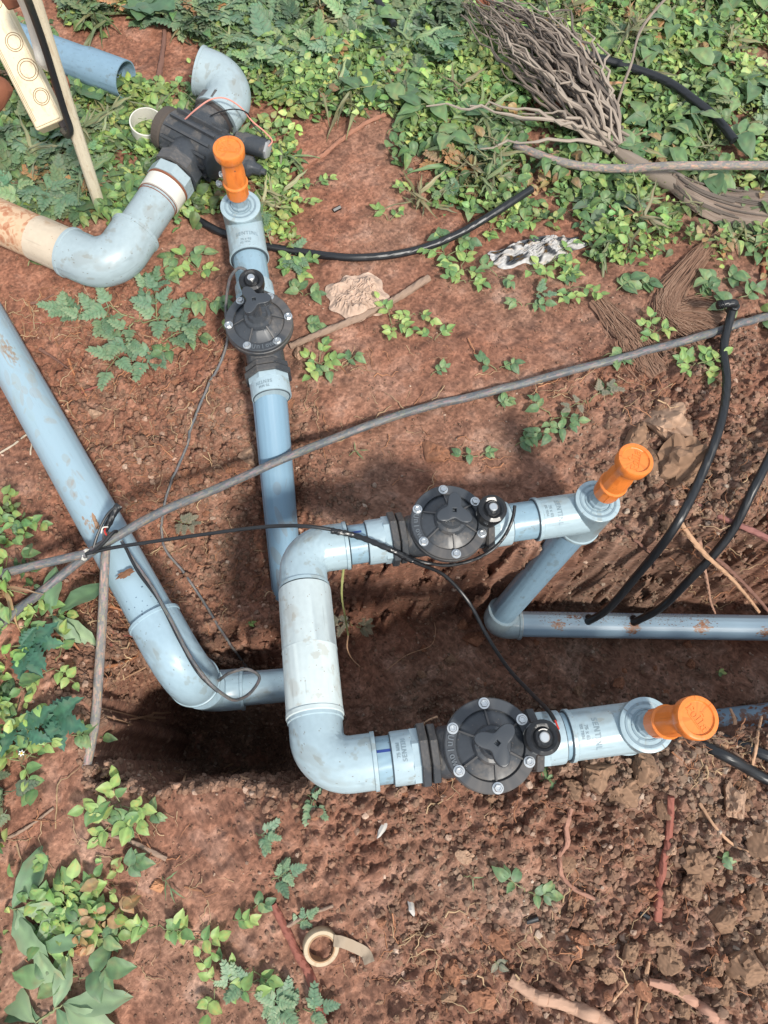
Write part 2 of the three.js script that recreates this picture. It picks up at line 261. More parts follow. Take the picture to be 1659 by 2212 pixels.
function heightAt(x, z) {
  const far = sstep(0.2, 1.4, Math.max(Math.abs(x) - 1.15, -z - 2.1, z - 0.7));
  let h = far < 1 ? surveyH(x, z) * (1 - far) : 0;
  let inTrench = 0;
  if (x > -0.9 && z > -1.2 && z < 0.6) {
    const wx = x + 0.022 * n2(x * 9, z * 9) + 0.011 * n2(x * 31, z * 31), wz = z + 0.022 * n2(x * 9 + 40, z * 9) + 0.012 * n2(x * 31, z * 31 + 50);
    const dr = sdPoly(wx, wz, RIM);
    if (dr < 0) {
      const df = sdPoly(wx, wz, FLOOR), s = df <= 0 ? 1 : clamp(-dr / (-dr + df)), dp = Math.hypot((x - pit.x) / 0.26, (z - pit.z) / 0.12), east = sstep(1.2, 2.3, x);
      const fl = -0.42 - 0.36 * Math.exp(-dp * dp * dp * dp) + 0.03 * fbm(x * 5, z * 5) + east * 0.3;
      inTrench = s; h += (fl - h) * (s * s * (3 - 2 * s) * 0.6 + s * 0.4);
      const wall = 4 * s * (1 - s), [c1, c2] = worley((x - h) / 0.05 + 0.3 * n2(x * 20, z * 20), (z - h) / 0.045, 9), [e1, e2] = worley((x - h) / 0.021, (z - h) / 0.02, 13); h += wall * (0.035 * sstep(0, 0.55, c2 - c1) + 0.016 * sstep(0, 0.6, e2 - e1) - 0.03);
    }
  }
  const R = roughAt(x, z) * (1 - 0.35 * inTrench), q = 1 - far * 0.5;
  h += 0.016 * fbm(x * 4.2, z * 4.2) + 0.007 * fbm(x * 17 + 5, z * 17) + 0.0018 * fbm(x * 70, z * 70, 3) * q;
  if (far < 0.9) {
    const wx = x + 0.006 * n2(x * 60, z * 60), wz = z + 0.006 * n2(x * 60 + 9, z * 60);
    const [a, a2] = worley(wx / 0.042, wz / 0.042, 1), [b, b2] = worley(wx / 0.017 + 3, wz / 0.017, 2);
    h += R * (0.019 * sstep(0.02, 0.6, a2 - a) * (0.3 + hash(Math.floor(wx / 0.09), Math.floor(wz / 0.09), 4)) + 0.008 * sstep(0, 0.7, b2 - b));
  }
  return h;
}
function soilColour(x, z) {
  const a = fbm(x * 2.3 + 30, z * 2.3, 4), b = fbm(x * 13, z * 13 + 8, 3), c = fbm(x * 45, z * 45, 2), br = clamp(0.5 + 0.8 * a + 0.35 * x + 0.2 * z), dry = sstep(0.0, 0.22, 0.5 * a + 0.3 * b + 0.45 * (z + 0.05)), du = sstep(0.1, 0.6, b + 0.3 * c), k = (1 + 0.16 * dry + 0.14 * c + 0.12 * b + 0.18 * a);
  return [k * (0.51 - 0.105 * br + 0.055 * du), k * (0.255 + 0.018 * br + 0.048 * du), k * (0.163 + 0.035 * br + 0.04 * du)];
}
const axis = (lo, hi, step, end) => { const a = []; for (let x = lo; x <= hi + 1e-9; x += step) a.push(x); let s = step, l = lo, r = hi; const pre = [], post = []; while (s < 12 && (l > -end || r < end)) { s *= 1.32; l -= s; r += s; pre.unshift(l); post.push(r); } return [...pre, ...a, ...post]; };
const GX0 = -1.3, GX1 = 1.5, GZ0 = -2.3, GZ1 = 0.85, GS = 0.005;
const xs = axis(GX0, GX1, GS, 60), zs = axis(GZ0, GZ1, GS, 60), NX = xs.length, NZ = zs.length, HG = new Float32Array(NX * NZ);
{
  const pos = new Float32Array(NX * NZ * 3), col = new Float32Array(NX * NZ * 3), uv = new Float32Array(NX * NZ * 2), idx = new Uint32Array((NX - 1) * (NZ - 1) * 6);
  for (let j = 0, o = 0; j < NZ; j++) for (let i = 0; i < NX; i++, o++) {
    const x = xs[i], z = zs[j], h = heightAt(x, z); HG[o] = h;
    pos[o * 3] = x; pos[o * 3 + 1] = h; pos[o * 3 + 2] = z; uv[o * 2] = x - h; uv[o * 2 + 1] = z - h;
    // soil: red laterite, with dry tan dust and browner dug earth in patches of their own
    const [sr, sg, sb] = soilColour(x, z);
    col[o * 3] = sr; col[o * 3 + 1] = sg; col[o * 3 + 2] = sb;
  }
  let t = 0; for (let j = 0; j < NZ - 1; j++) for (let i = 0; i < NX - 1; i++) { const a = j * NX + i, b = a + 1, c = a + NX, d = c + 1; idx[t++] = a; idx[t++] = c; idx[t++] = b; idx[t++] = b; idx[t++] = c; idx[t++] = d; }
  const g = new THREE.BufferGeometry(); g.setAttribute('position', new THREE.BufferAttribute(pos, 3)); g.setAttribute('uv', new THREE.BufferAttribute(uv, 2)); g.setAttribute('color', new THREE.BufferAttribute(col, 3)); g.setIndex(new THREE.BufferAttribute(idx, 1)); g.computeVertexNormals();
  const m = new THREE.Mesh(g, M.soil); m.name = 'ground'; m.castShadow = m.receiveShadow = true; m.userData = { kind: 'structure', label: 'bare red soil ground with a dug pipe trench', category: 'ground' }; scene.add(m);
}
const FX0 = xs.findIndex((x) => x >= GX0 - 1e-9), FZ0 = zs.findIndex((z) => z >= GZ0 - 1e-9);
function hAt(x, z) {
  if (x < GX0 || x > GX1 - GS || z < GZ0 || z > GZ1 - GS) return heightAt(x, z);
  const fi = (x - GX0) / GS, fj = (z - GZ0) / GS, i = Math.floor(fi), j = Math.floor(fj), a = fi - i, b = fj - j, o = (j + FZ0) * NX + i + FX0;
  return (HG[o] * (1 - a) + HG[o + 1] * a) * (1 - b) + (HG[o + NX] * (1 - a) + HG[o + NX + 1] * a) * b;
}
/** the spot of soil that survey point (u, v) lies on, lifted by dy */
function G(u, v, dy = 0) {
  let p = P(u, v, 0.4);
  for (let y = 0.4; y > -0.8; y -= 0.004) { p = P(u, v, y); if (y <= hAt(p.x, p.z)) break; }
  p.y = hAt(p.x, p.z) + dy; return p;
}
/** path from survey points: [u, v, y] is a height, [u, v] lies on the soil, lifted by r */
const route = (list, r = 0) => list.map(([u, v, y, lift = 0]) => (y === undefined || y === null ? G(u, v, r + lift) : P(u, v, y)));
function normalAt(x, z) { const e = 0.012; return V(hAt(x - e, z) - hAt(x + e, z), 2 * e, hAt(x, z - e) - hAt(x, z + e)).normalize(); }
// ---------------------------------------------------------------- valves, vents and pipe fittings
const along = (A, d, t) => A.clone().addScaledVector(d, t);
const dirOf = (A, B) => B.clone().sub(A).normalize();
function placeOn(o, pos, x, up = UP) { const X = x.clone().normalize(), Z = X.clone().cross(up).normalize(), Y = Z.clone().cross(X); o.position.copy(pos); o.quaternion.setFromRotationMatrix(new THREE.Matrix4().makeBasis(X, Y, Z)); return o; }
const O0 = V(0, 0, 0), AX = V(1, 0, 0);
const boltGeo = creased(mergeGeometries([turned(O0, UP, [[0, 0.0088], [0.0016, 0.0088], [0.0018, 0.0082]], 18), turned(V(0, 0.0016, 0), UP, [[0, 0.0066], [0.0042, 0.0066], [0.0052, 0.0056], [0.0052, 0.0036], [0.0036, 0.003], [0.0036, 0.0001]], 6)]), 0.5);
const dabGeo = turned(V(0.0008, 0.0034, 0.0006), UP, [[0, 0.0028], [0.0012, 0.0026], [0.0016, 0.0012], [0.0017, 0.0001]], 10);
const bonnetGeo = turned(O0, UP, [[0.0515, 0.0685], [0.0515, 0.0705], [0.053, 0.0718], [0.0605, 0.0718], [0.0622, 0.0702], [0.0622, 0.0548], [0.0612, 0.0538], [0.0572, 0.0535], [0.0575, 0.0525], [0.070, 0.034], [0.0725, 0.0305], [0.079, 0.0292], [0.082, 0.0272], [0.0835, 0.022], [0.0915, 0.0185], [0.092, 0.0165], [0.092, 0.0005]], 56);
const ribGeo = (() => { const s = new THREE.Shape(); s.moveTo(0.026, 0.062); s.lineTo(0.0536, 0.0565); s.lineTo(0.0536, 0.0612); s.lineTo(0.027, 0.0795); const g = new THREE.ExtrudeGeometry(s, { depth: 0.0028, bevelEnabled: false }); g.translate(0, 0, -0.0014); return g; })();
const handleGeo = (() => {
  const s = new THREE.Shape(), N = 60; for (let i = 0; i < N; i++) { const a = (i / N) * 6.2832, r = 0.0135 + 0.0195 * Math.pow((1 + Math.cos(3 * a)) / 2, 1.5); i ? s.lineTo(Math.cos(a) * r, Math.sin(a) * r) : s.moveTo(Math.cos(a) * r, Math.sin(a) * r); }
  s.closePath(); const q = new THREE.Path(); q.moveTo(-0.0052, -0.0052); q.lineTo(-0.0052, 0.0052); q.lineTo(0.0052, 0.0052); q.lineTo(0.0052, -0.0052); q.closePath(); s.holes.push(q);
  const g = new THREE.ExtrudeGeometry(s, { depth: 0.0085, bevelEnabled: true, bevelThickness: 0.0022, bevelSize: 0.0022, bevelSegments: 3 }); g.rotateX(-Math.PI / 2); return creased(g, 0.6);
})();
const octa = (t0, t1, r) => turned(O0, AX, [[t0, r - 0.002], [t0 + 0.0015, r], [t1 - 0.0015, r], [t1, r - 0.002]], 8, { hex: Math.PI / 8, crease: 0.35 });
const ringLetters = (s) => merge([...s].map((ch, i) => {                // lettering round the rim, tops towards the middle
  const g = glyphs(ch, 0.0098, 0.0017), a = Math.PI + (i - (s.length - 1) / 2) * 0.152; g.rotateX(-Math.PI / 2); g.rotateY(a + Math.PI / 2); g.translate(Math.cos(a) * 0.0626, 0.062, -Math.sin(a) * 0.0626); return g;
}));
const rimText = ringLetters('Unlow'), markText = (() => { const g = glyphs('H', 0.005, 0.0008); g.rotateX(-Math.PI / 2); return g; })();
const bodyGeo = merge([turned(O0, AX, [[-0.1, 0.033], [-0.08, 0.036], [-0.07, 0.041], [0.07, 0.041], [0.08, 0.036], [0.086, 0.033]], 32), turned(O0, UP, [[-0.045, 0.02], [-0.04, 0.035], [-0.02, 0.05], [0.01, 0.06], [0.036, 0.0645], [0.038, 0.0705], [0.0395, 0.0722], [0.0495, 0.0722], [0.051, 0.0705]], 48)]);
const coilGeo = turned(O0, UP, [[0.0, 0.02], [0.002, 0.0225], [0.022, 0.023], [0.0235, 0.0262], [0.0405, 0.0266], [0.0425, 0.0262], [0.0445, 0.0232], [0.046, 0.0205], [0.044, 0.0175], [0.0425, 0.0155], [0.0455, 0.0145], [0.0472, 0.0125], [0.0472, 0.0085]], 36);
const pinGeo = turned(O0, UP, [[0.045, 0.0078], [0.0515, 0.0078], [0.0532, 0.0062], [0.0536, 0.0001]], 20);
const stickerGeo = (() => { const g = new THREE.CylinderGeometry(0.0236, 0.0236, 0.014, 8, 1, true, 0, 0.75); return g; })();
function solenoidValve(pos, x, label, lobe, lift, sticker) {
  const g = thing('solenoid_valve', label, 'valve'); placeOn(g, pos, x); g.userData.group = 'solenoid valves on the blue pipework';
  mesh('valve_body', bodyGeo, M.black, g); mesh('bonnet', bonnetGeo, M.black, g);
  for (let k = 0; k < 6; k++) { const a = (30 + 60 * k) * Math.PI / 180; const r = mesh('rib', ribGeo, M.black, g); r.rotation.y = a; const b = mesh('bolt', boltGeo, M.zinc, g); b.position.set(Math.cos(a) * 0.0632, 0.0622, -Math.sin(a) * 0.0632); b.rotation.y = k * 0.7 + lobe; if ((k * 7 + Math.floor(lobe * 10 + 40)) % 3 === 0) mesh('paint_dab', dabGeo, M.greenPaint, b); }
  mesh('lettering', rimText, M.letter, g);
  for (const s of [-1, 1]) { const n = mesh('union_nut', octa(0.0945, 0.108, 0.0525), M.collar, g), c = mesh('end_collar', octa(0.0785, 0.0915, 0.049), M.collar, g); if (s > 0) { n.position.x = -0.0225; c.position.x = -0.0085; n.scale.x = 1; } else { n.rotation.y = c.rotation.y = Math.PI; } }
  mesh('stem', turned(V(0, 0.088, 0), UP, [[0, 0.0125], [0.006, 0.0105], [lift + 0.002, 0.0105]], 20), M.black, g);
  const h = mesh('handle', handleGeo, M.handle, g); h.position.y = 0.0885 + lift; h.rotation.y = lobe; const mk = mesh('handle_mark', markText, M.letter, h); mk.position.y = 0.003; const pl = mesh('handle_plug', new THREE.BoxGeometry(0.012, 0.004, 0.012), M.handle, h); pl.position.y = 0.001;
  const so = mesh('solenoid_coil', coilGeo, M.coil, g); so.position.set(0.0735, 0.062, 0); mesh('coil_pin', pinGeo, M.zinc, so);
  const st = mesh('coil_label', stickerGeo, M.sticker, so); st.position.y = 0.0115; st.rotation.y = sticker;
  mesh('coil_bracket', merge([turned(V(0.0735, 0.012, 0), UP, [[0, 0.02], [0.03, 0.019], [0.05, 0.0205], [0.0505, 0.012]], 20), turned(V(0.045, 0.035, 0), AX, [[0, 0.012], [0.028, 0.012]], 12)]), M.black, g);
  return g;
}
const ventProf = [[0.028, 0.0195], [0.0285, 0.0215], [0.0305, 0.0222], [0.058, 0.0225], [0.0592, 0.0248], [0.0635, 0.0252], [0.0655, 0.0238], [0.067, 0.0226], [0.094, 0.0222], [0.104, 0.0205], [0.115, 0.0202], [0.124, 0.0222], [0.131, 0.0278], [0.134, 0.0294], [0.149, 0.0302], [0.1515, 0.0292], [0.152, 0.0278], [0.1518, 0.0236], [0.1492, 0.0224], [0.1486, 0.0215], [0.1486, 0.0004]];
const ventGeo = turned(O0, UP, ventProf, 44, { crease: 0.5 });
const nippleGeo = merge([turned(O0, UP, [[-0.012, 0.0195], [0.003, 0.0195], [0.0045, 0.0185], [0.006, 0.0172], [0.032, 0.0165]], 10, { crease: 0.3 })]);
const capText = (() => { const g = merge([glyphs('Folla', 0.0115, 0.0011, fontSerif), (() => { const s = new THREE.Shape(); s.moveTo(-0.004, 0.0085); s.lineTo(0, 0.0135); s.lineTo(0.004, 0.0085); s.lineTo(0, 0.0098); const e = new THREE.ExtrudeGeometry(s, { depth: 0.0011, bevelEnabled: false }); return e; })(), (() => { const b = new THREE.BoxGeometry(0.026, 0.0012, 0.0011); b.translate(0, -0.0075, 0.0005); return b; })()]); g.rotateX(-Math.PI / 2); return g; })();
const ribV = (() => { const a = []; for (let k = 0; k < 6; k++) { const b = new THREE.BoxGeometry(0.0012, 0.026, 0.0016); b.translate(0.0224, 0.0445, 0); b.rotateY(k * 1.0472); a.push(b); } return merge(a); })();
function airVent(pos, up, spin, label, scale = 1) {
  const g = thing('air_vent', label, 'air vent'); g.userData.group = 'orange air vents on the tees'; g.position.copy(pos); g.quaternion.setFromUnitVectors(UP, up.clone().normalize()); g.rotateY(spin); g.scale.setScalar(scale);
  mesh('vent_body', ventGeo, M.orange, g); mesh('grip_rib', ribV, M.orange, g); mesh('threaded_nipple', nippleGeo, M.bushing, g);
  const t = mesh('lettering', capText, M.orange, g); t.position.y = 0.1483; const hole = mesh('bleed_hole', turned(V(0.0205, 0.112, 0), AX, [[0, 0.0016], [0.0006, 0.0016]], 10), M.darkMud, g); hole.rotation.y = -1.1; return g;
}
const bushGeo = turned(O0, UP, [[-0.014, 0.036], [-0.001, 0.036], [0.0, 0.0355], [0.0, 0.0325], [-0.0005, 0.0318], [-0.011, 0.0315], [-0.011, 0.0265], [-0.001, 0.0262], [0.0005, 0.0255], [0.0005, 0.0232], [-0.0015, 0.0222], [-0.002, 0.018]], 40);
/** pipe tee: body on an axis, one branch; with the webbed bushing that closes its top */
function tee(g, T, up, br, brLen, r, top, bot) {
  part(g, 'tee', merge([turned(T, up, [[-bot, r - 0.001], [-bot + 0.001, r + 0.002], [-bot + 0.007, r + 0.002], [-bot + 0.009, r], [top - 0.009, r], [top - 0.007, r + 0.0015], [top - 0.001, r + 0.0015], [top, r], [top, 0.0355]], 48), turned(T, br, [[0, r - 0.001], [brLen - 0.009, r - 0.001], [brLen - 0.007, r + 0.0012], [brLen - 0.0005, r + 0.0012], [brLen, r - 0.002]], 48)]), M.fitting);
  const b = mesh('bushing', bushGeo, M.bushing, g); b.position.copy(along(T, up, top + 0.0012)).sub(g.position); b.quaternion.setFromUnitVectors(UP, up);
  for (let k = 0; k < 4; k++) { const s = mesh('spoke', new THREE.BoxGeometry(0.006, 0.009, 0.0028), M.bushing, b); s.position.set(Math.cos(k * 1.571 + 0.5) * 0.029, -0.0055, Math.sin(k * 1.571 + 0.5) * 0.029); s.rotation.y = -(k * 1.571 + 0.5); }
  part(g, 'joint_line', turned(T, br, [[brLen - 0.0004, r - 0.0008], [brLen + 0.0011, r - 0.0014], [brLen + 0.0011, r - 0.006]], 40, { caps: false }), M.glue);
  part(g, 'lettering', merge([wrapText('SENTINL', 0.0092, along(T, br, brLen), br.clone().negate(), r - 0.001, 0.040, 0.1, 0), wrapText('75 x 63', 0.0055, along(T, br, brLen), br.clone().negate(), r - 0.001, 0.024, 0.0, 0), wrapText('ISI 7834', 0.0045, along(T, br, brLen), br.clone().negate(), r - 0.001, 0.016, -0.05, 0)]), M.emboss);
}
/** threaded adapter: round socket on the pipe, octagonal shoulder against the valve nut; from A towards the valve */
function adapter(g, A, d, L, text) {
  part(g, 'adapter', merge([turned(A, d, [[0, 0.0385], [0.0008, 0.0422], [0.004, 0.0428], [L * 0.72, 0.0428]], 40), turned(along(A, d, L * 0.68), d, [[0, 0.0435], [0.001, 0.0455], [L * 0.3, 0.0455], [L * 0.32, 0.044]], 8, { hex: 0.3927, crease: 0.35 })]), M.adapter);
  part(g, 'joint_line', turned(A, d, [[-0.0013, 0.0378], [-0.0013, 0.0395], [0.0002, 0.0402]], 40, { caps: false }), M.glue);
  if (text) part(g, 'lettering', merge([wrapText('SENTIN', 0.0075, A, d, 0.0428, L * 0.42, -0.25, text), wrapText('75 MM', 0.0055, A, d, 0.0428, L * 0.22, -0.25, text)]), M.emboss);
}
const PR = 0.0375, FR = 0.0438;
const C1 = P(651, 1192, 0.14), C2 = P(690, 1660, 0.235), T1 = P(1375, 1570, 0.235), T2 = P(1272, 1106, 0.12), T3 = P(526, 478, 0.065), V3 = P(566, 727, 0.06);
const dB = dirOf(C2, T1), dM = dirOf(C1, T2), dC = dirOf(C1, C2), LC = C1.distanceTo(C2);
const V1 = along(C2, dB, 0.268), V2 = along(C1, dM, 0.276), d3 = dirOf(V3, T3);

// the U of elbows and white coupler that joins the two valve lines
{
  const g = thing('valve_manifold', 'pale blue pipe bend with two elbows joined by a white coupler, over the trench', 'pipe', V((C1.x + C2.x) / 2, -0.2, (C1.z + C2.z) / 2));
  part(g, 'elbow', elbow(C1, dM, dC, FR, 0.05, 0.040, 0.032), M.fitting); part(g, 'elbow', elbow(C2, dC.clone().negate(), dB, FR + 0.0006, 0.052, 0.030, 0.040), M.fitting);
  const a = 0.082, b = LC - 0.081, L = b - a;
  const cp = part(g, 'coupler', turned(along(C1, dC, a), dC, [[0, 0.0455], [0.001, 0.0472], [0.004, 0.0476], [L * 0.5 - 0.0012, 0.0476], [L * 0.5 - 0.0004, 0.0482], [L * 0.5 + 0.0004, 0.0482], [L * 0.5 + 0.0012, 0.0476], [L - 0.012, 0.0476], [L - 0.011, 0.0468], [L - 0.0095, 0.0468], [L - 0.0085, 0.0484], [L - 0.002, 0.0484], [L, 0.046]], 52), M.coupler); cp.userData.label = 'whiter straight coupler';
  part(cp.parent, 'mould_mark', turned(along(along(C1, dC, a + L * 0.5), UP, 0.0478), UP, [[0, 0.0042], [0.0006, 0.0042], [0.0006, 0.003], [0.0002, 0.0028], [0.0002, 0.0001]], 16), M.coupler);
  for (const [t, s] of [[a - 0.0007, 1], [b + 0.0007, 1]]) part(g, 'joint_line', turned(along(C1, dC, t), dC, [[-0.0007, 0.0442], [0, 0.0464], [0.0007, 0.0442]], 40, { caps: false }), M.glue);
  for (const [Q, d, l, f] of [[C1, dM, 0.276, 1], [C2, dB, 0.268, 2]]) {
    part(g, 'pipe', pipe(along(Q, d, 0.082), along(Q, d, l - 0.12), PR), M.pipeBlue); adapter(g, along(Q, d, l - 0.152), d, 0.046, f === 2 ? 3.1416 : 0);
    part(g, 'joint_line', turned(along(Q, d, f === 1 ? 0.0902 : 0.0922), d, [[-0.0008, 0.043], [0.0004, 0.041], [0.0004, 0.037]], 40, { caps: false }), M.glue);
    part(g, 'printed_line', wrapText('l', 0.022, along(Q, d, 0.1), d, PR, 0.003, -0.35, 0, 0.0004), M.print);
  }
  const mid = along(C1, dC, LC * 0.5), foot = V(mid.x, -0.24, mid.z);
  part(g, 'branch_pipe', pipe(mid, along(foot, UP, -0.04), PR), M.pipeBlue);
}
// lower right valve line: tee, stub, header
{
  const g = thing('tee_riser', 'pale blue pipe tee beside the lower valve, on a riser from the trench', 'pipe', V(T1.x, -0.34, T1.z), 'tee risers that carry the orange vents');
  const br = dB.clone().negate(), bl = 0.118; tee(g, T1, UP, br, bl, 0.0415, 0.05, 0.062);
  const D = V1.distanceTo(T1); adapter(g, along(V1, dB, 0.126), br, 0.04, 0); part(g, 'pipe', pipe(along(V1, dB, 0.115), along(T1, br, bl - 0.02), PR), M.pipeBlue);
  const B = V(T1.x, -0.315, T1.z), E = P(1720, 1540, -0.33); part(g, 'riser_pipe', pipe(along(T1, UP, -0.05), along(B, UP, 0.03), 0.0315), M.riser);
  const hd = dirOf(B, E); part(g, 'elbow', elbow(B, UP, hd, 0.037, 0.035, 0.03, 0.03), M.fitting);
  const tex = pipeMap('rgb(118,146,166)', 0.5, (x) => { for (let i = 0; i < 14; i++) smear(x, rr(120, 400), rnd() * 1024, 40, 60, 60, '110,66,44', 0.8); x.fillStyle = 'rgb(20,36,90)'; x.font = 'bold 26px sans-serif'; x.save(); x.translate(238, 900); x.rotate(-Math.PI / 2); x.fillText('PVC GOLD  4 KGF/CM2', 0, 0); x.fillText('PVC GOLD  4 KGF/CM2', -470, 0); x.restore(); });
  part(g, 'header_pipe', pipe(along(B, hd, 0.05), along(E, hd, 1.6), 0.0315), new THREE.MeshStandardMaterial({ map: tex, roughness: 0.5 })).userData.label = 'muddy printed header pipe half buried';
}
// middle right valve line
{
  const B = P(1066, 1347, -0.335), leanT = V(0.06, 1, -0.10).normalize(), top = along(T2, leanT, -0.055);
  const g = thing('tee_riser', 'pale blue pipe tee beside the middle valve, its slanting riser ending on the trench header', 'pipe', V(B.x, -0.37, B.z), 'tee risers that carry the orange vents');
  const br = dM.clone().negate(), bl = 0.112; tee(g, T2, leanT, br, bl, 0.0418, 0.052, 0.066);
  adapter(g, along(V2, dM, 0.126), br, 0.04, 0); part(g, 'pipe', pipe(along(V2, dM, 0.115), along(T2, br, bl - 0.02), PR), M.pipeBlue);
  const rd = dirOf(top, B); part(g, 'riser_pipe', pipe(along(top, rd, -0.03), along(B, rd, -0.03), 0.0318), M.riser);
  const E = P(1760, 1358, -0.335), hd = dirOf(B, E);
  part(g, 'elbow', elbow(B, rd.clone().negate(), hd, 0.0368, 0.03, 0.022, 0.026), M.fitting);
  part(g, 'collar', turned(along(B, hd, 0.055), hd, [[0, 0.0335], [0.0005, 0.0352], [0.012, 0.0352], [0.0125, 0.0335]], 36), M.whitePlastic);
  const tex = pipeMap('rgb(148,173,190)', 0.75, (x) => {
    x.fillStyle = 'rgb(40,66,140)'; x.font = 'bold 20px sans-serif'; x.save(); x.translate(176, 1010); x.rotate(-Math.PI / 2); x.fillText('TYPE-A', 20, 0); x.fillText('S 11106 LEAD FREE TYPE-A', 130, 0); x.fillText('NOMINAL', 470, 0); x.strokeStyle = 'rgb(40,66,140)'; x.lineWidth = 2; x.strokeRect(640, -16, 90, 18); x.restore();
    for (let i = 0; i < 520; i++) { x.fillStyle = `rgba(96,52,34,${rr(0.4, 1)})`; const w = rr(1, 4); x.fillRect(rr(150, 270), rr(360, 960), w, w * 1.2); }
    for (const [a, b] of [[277, 900], [297, 650], [272, 640], [287, 420], [262, 410], [302, 200], [272, 100]]) smear(x, a, b, 16, 12, 90, '150,98,66', 0.9);
    smear(x, 212, 840, 9, 16, 60, '110,64,42', 0.8);
  });
  part(g, 'header_pipe', pipe(along(B, hd, 0.06), along(E, hd, 1.6), 0.0315), new THREE.MeshStandardMaterial({ map: tex, roughness: 0.4 })).userData.label = 'mud spotted header pipe with blue print';
}
// upper valve line: tee and stub
{
  const g = thing('tee_riser', 'grey pipe tee standing behind the upper valve', 'pipe', V(T3.x, -0.03, T3.z), 'tee risers that carry the orange vents');
  const br = d3.clone().negate(); br.y = 0; br.normalize(); tee(g, T3, UP, br, 0.108, 0.0435, 0.052, 0.1);
  part(g, 'pipe', pipe(along(T3, br, 0.09), along(V3, d3, 0.12), PR), M.pipeBlue); adapter(g, along(V3, d3, 0.13), br, 0.044, 0);
}
// long pipe from the upper valve into the trench
{
  const A = along(V3, d3, -0.152), S = P(584, 872, 0.028), E = P(618, 1240, -0.255), pd = dirOf(S, E);
  const g = thing('downhill_pipe', 'long straight blue pipe running from the upper valve down into the trench', 'pipe', V(S.x, -0.05, S.z));
  const A2 = along(S, pd, -0.055);
  adapter(g, A, d3, 0.046, 3.1416);
  const tex = pipeMap('rgb(119,149,169)', 0.8, (x) => { x.strokeStyle = 'rgb(24,40,72)'; x.lineWidth = 3; x.beginPath(); x.moveTo(338, 0); x.lineTo(344, 500); x.lineTo(336, 1024); x.stroke(); smear(x, 240, 500, 60, 300, 26, '120,84,60', 0.25); });
  part(g, 'pipe', pipe(along(A2, pd, 0.02), along(E, pd, 0.12), PR, 44), new THREE.MeshPhysicalMaterial({ map: tex, roughness: 0.36 }));
}
// big supply pipe on the left
{
  const A = P(-75, 605, -0.035), E1 = P(398, 1455, 0.0), E2 = P(452, 1494, -0.235), F = along(C1, dC, LC * 0.5); F.y = -0.245;
  const d1 = dirOf(E1, A), d2 = dirOf(E1, E2), d4 = dirOf(E2, F), L = A.distanceTo(E1);
  const g = thing('supply_pipe', 'thick pale blue supply pipe slanting down the left side into the trench', 'pipe', V(E2.x, -0.28, E2.z));
  const tex = pipeMap('rgb(147,171,183)', 1.1, (x) => {
    for (let k = 0; k < 26; k++) { const a = rr(225, 265), b = rr(180, 330); x.strokeStyle = `rgba(150,116,86,${rr(0.12, 0.4)})`; x.lineWidth = rr(1, 4); x.beginPath(); x.moveTo(a, b); x.bezierCurveTo(a + rr(-8, 12), b + 90, a + rr(0, 25), b + 150, a + rr(10, 45), b + rr(160, 300)); x.stroke(); }
    smear(x, 232, 215, 12, 18, 70, '140,104,76', 0.5); smear(x, 262, 500, 16, 22, 90, '165,120,84', 0.5); smear(x, 285, 800, 8, 10, 30, '150,100,66', 0.6); smear(x, 240, 120, 60, 70, 60, '150,128,106', 0.18); smear(x, 290, 900, 40, 50, 40, '140,116,94', 0.2);
    for (let i = 0; i < 30; i++) { x.fillStyle = `rgba(34,46,66,${rr(0.4, 0.9)})`; x.fillRect(rr(200, 330), rr(480, 640), rr(2, 8), rr(1, 3)); }
  });
  part(g, 'pipe', pipe(along(A, d1, 0.6), along(E1, d1, 0.06), 0.045, 44), new THREE.MeshPhysicalMaterial({ map: tex, roughness: 0.34 }));
  part(g, 'elbow', elbow(E1, d1, d2, 0.0515, 0.075, 0.055, 0.016), M.supply); part(g, 'elbow', elbow(E2, d2.clone().negate(), d4, 0.0455, 0.045, 0.03, 0.035), M.supply);
  part(g, 'joint_line', turned(along(E1, d1, 0.075 * Math.tan((Math.PI - d1.angleTo(d2)) / 2) + 0.0555), d1, [[-0.001, 0.0535], [0.001, 0.05], [0.001, 0.044]], 40, { caps: false }), M.seam);
  part(g, 'socket', socket(along(A, d1, 0.0), d1, 0.5, 0.0492), M.supply);
  part(g, 'pipe', pipe(along(E2, d4, 0.06), F, PR), M.supply); part(g, 'socket', socket(along(E2, d4, 0.17), d4, 0.05, 0.043), M.supply);
  part(g, 'mud_lump', (() => { const q = new THREE.IcosahedronGeometry(0.011, 2), p = q.attributes.position; for (let i = 0; i < p.count; i++) { const k = 1 + 0.5 * n3(p.getX(i) * 150, p.getY(i) * 150, p.getZ(i) * 150); p.setXYZ(i, p.getX(i) * k * 1.5, p.getY(i) * 0.35 * k, p.getZ(i) * k * 0.6); } q.rotateY(0.6); const c = P(270, 1240, 0.048); q.translate(c.x, c.y, c.z); q.computeVertexNormals(); return q; })(), M.darkMud);
}
solenoidValve(V1, dB, 'black solenoid valve nearest the camera, at the lower right of the trench', 0.70, 0.026, 3.6);
solenoidValve(V2, dM, 'black solenoid valve in the middle, between white elbow and slanting riser', 1.36, 0.026, 3.9);
solenoidValve(V3, d3, 'black solenoid valve on the long downhill pipe, with its handle screwed up high', -1.62, 0.044, 4.6);
airVent(along(T1, UP, 0.0535), V(0.10, 1, 0.0), 0.6 - 1.5, 'orange air vent with grey nipple, leaning out to the lower right edge', 1.02);
airVent(along(T2, V(0.06, 1, -0.10).normalize(), 0.0555), V(0.11, 1, -0.11), 1.35, 'orange air vent with grey nipple, on the middle tee beside the black hose', 1.06);
airVent(along(T3, UP, 0.0555), UP, 0, 'orange air vent with grey nipple, in front of the black ribbed valve', 1.08);
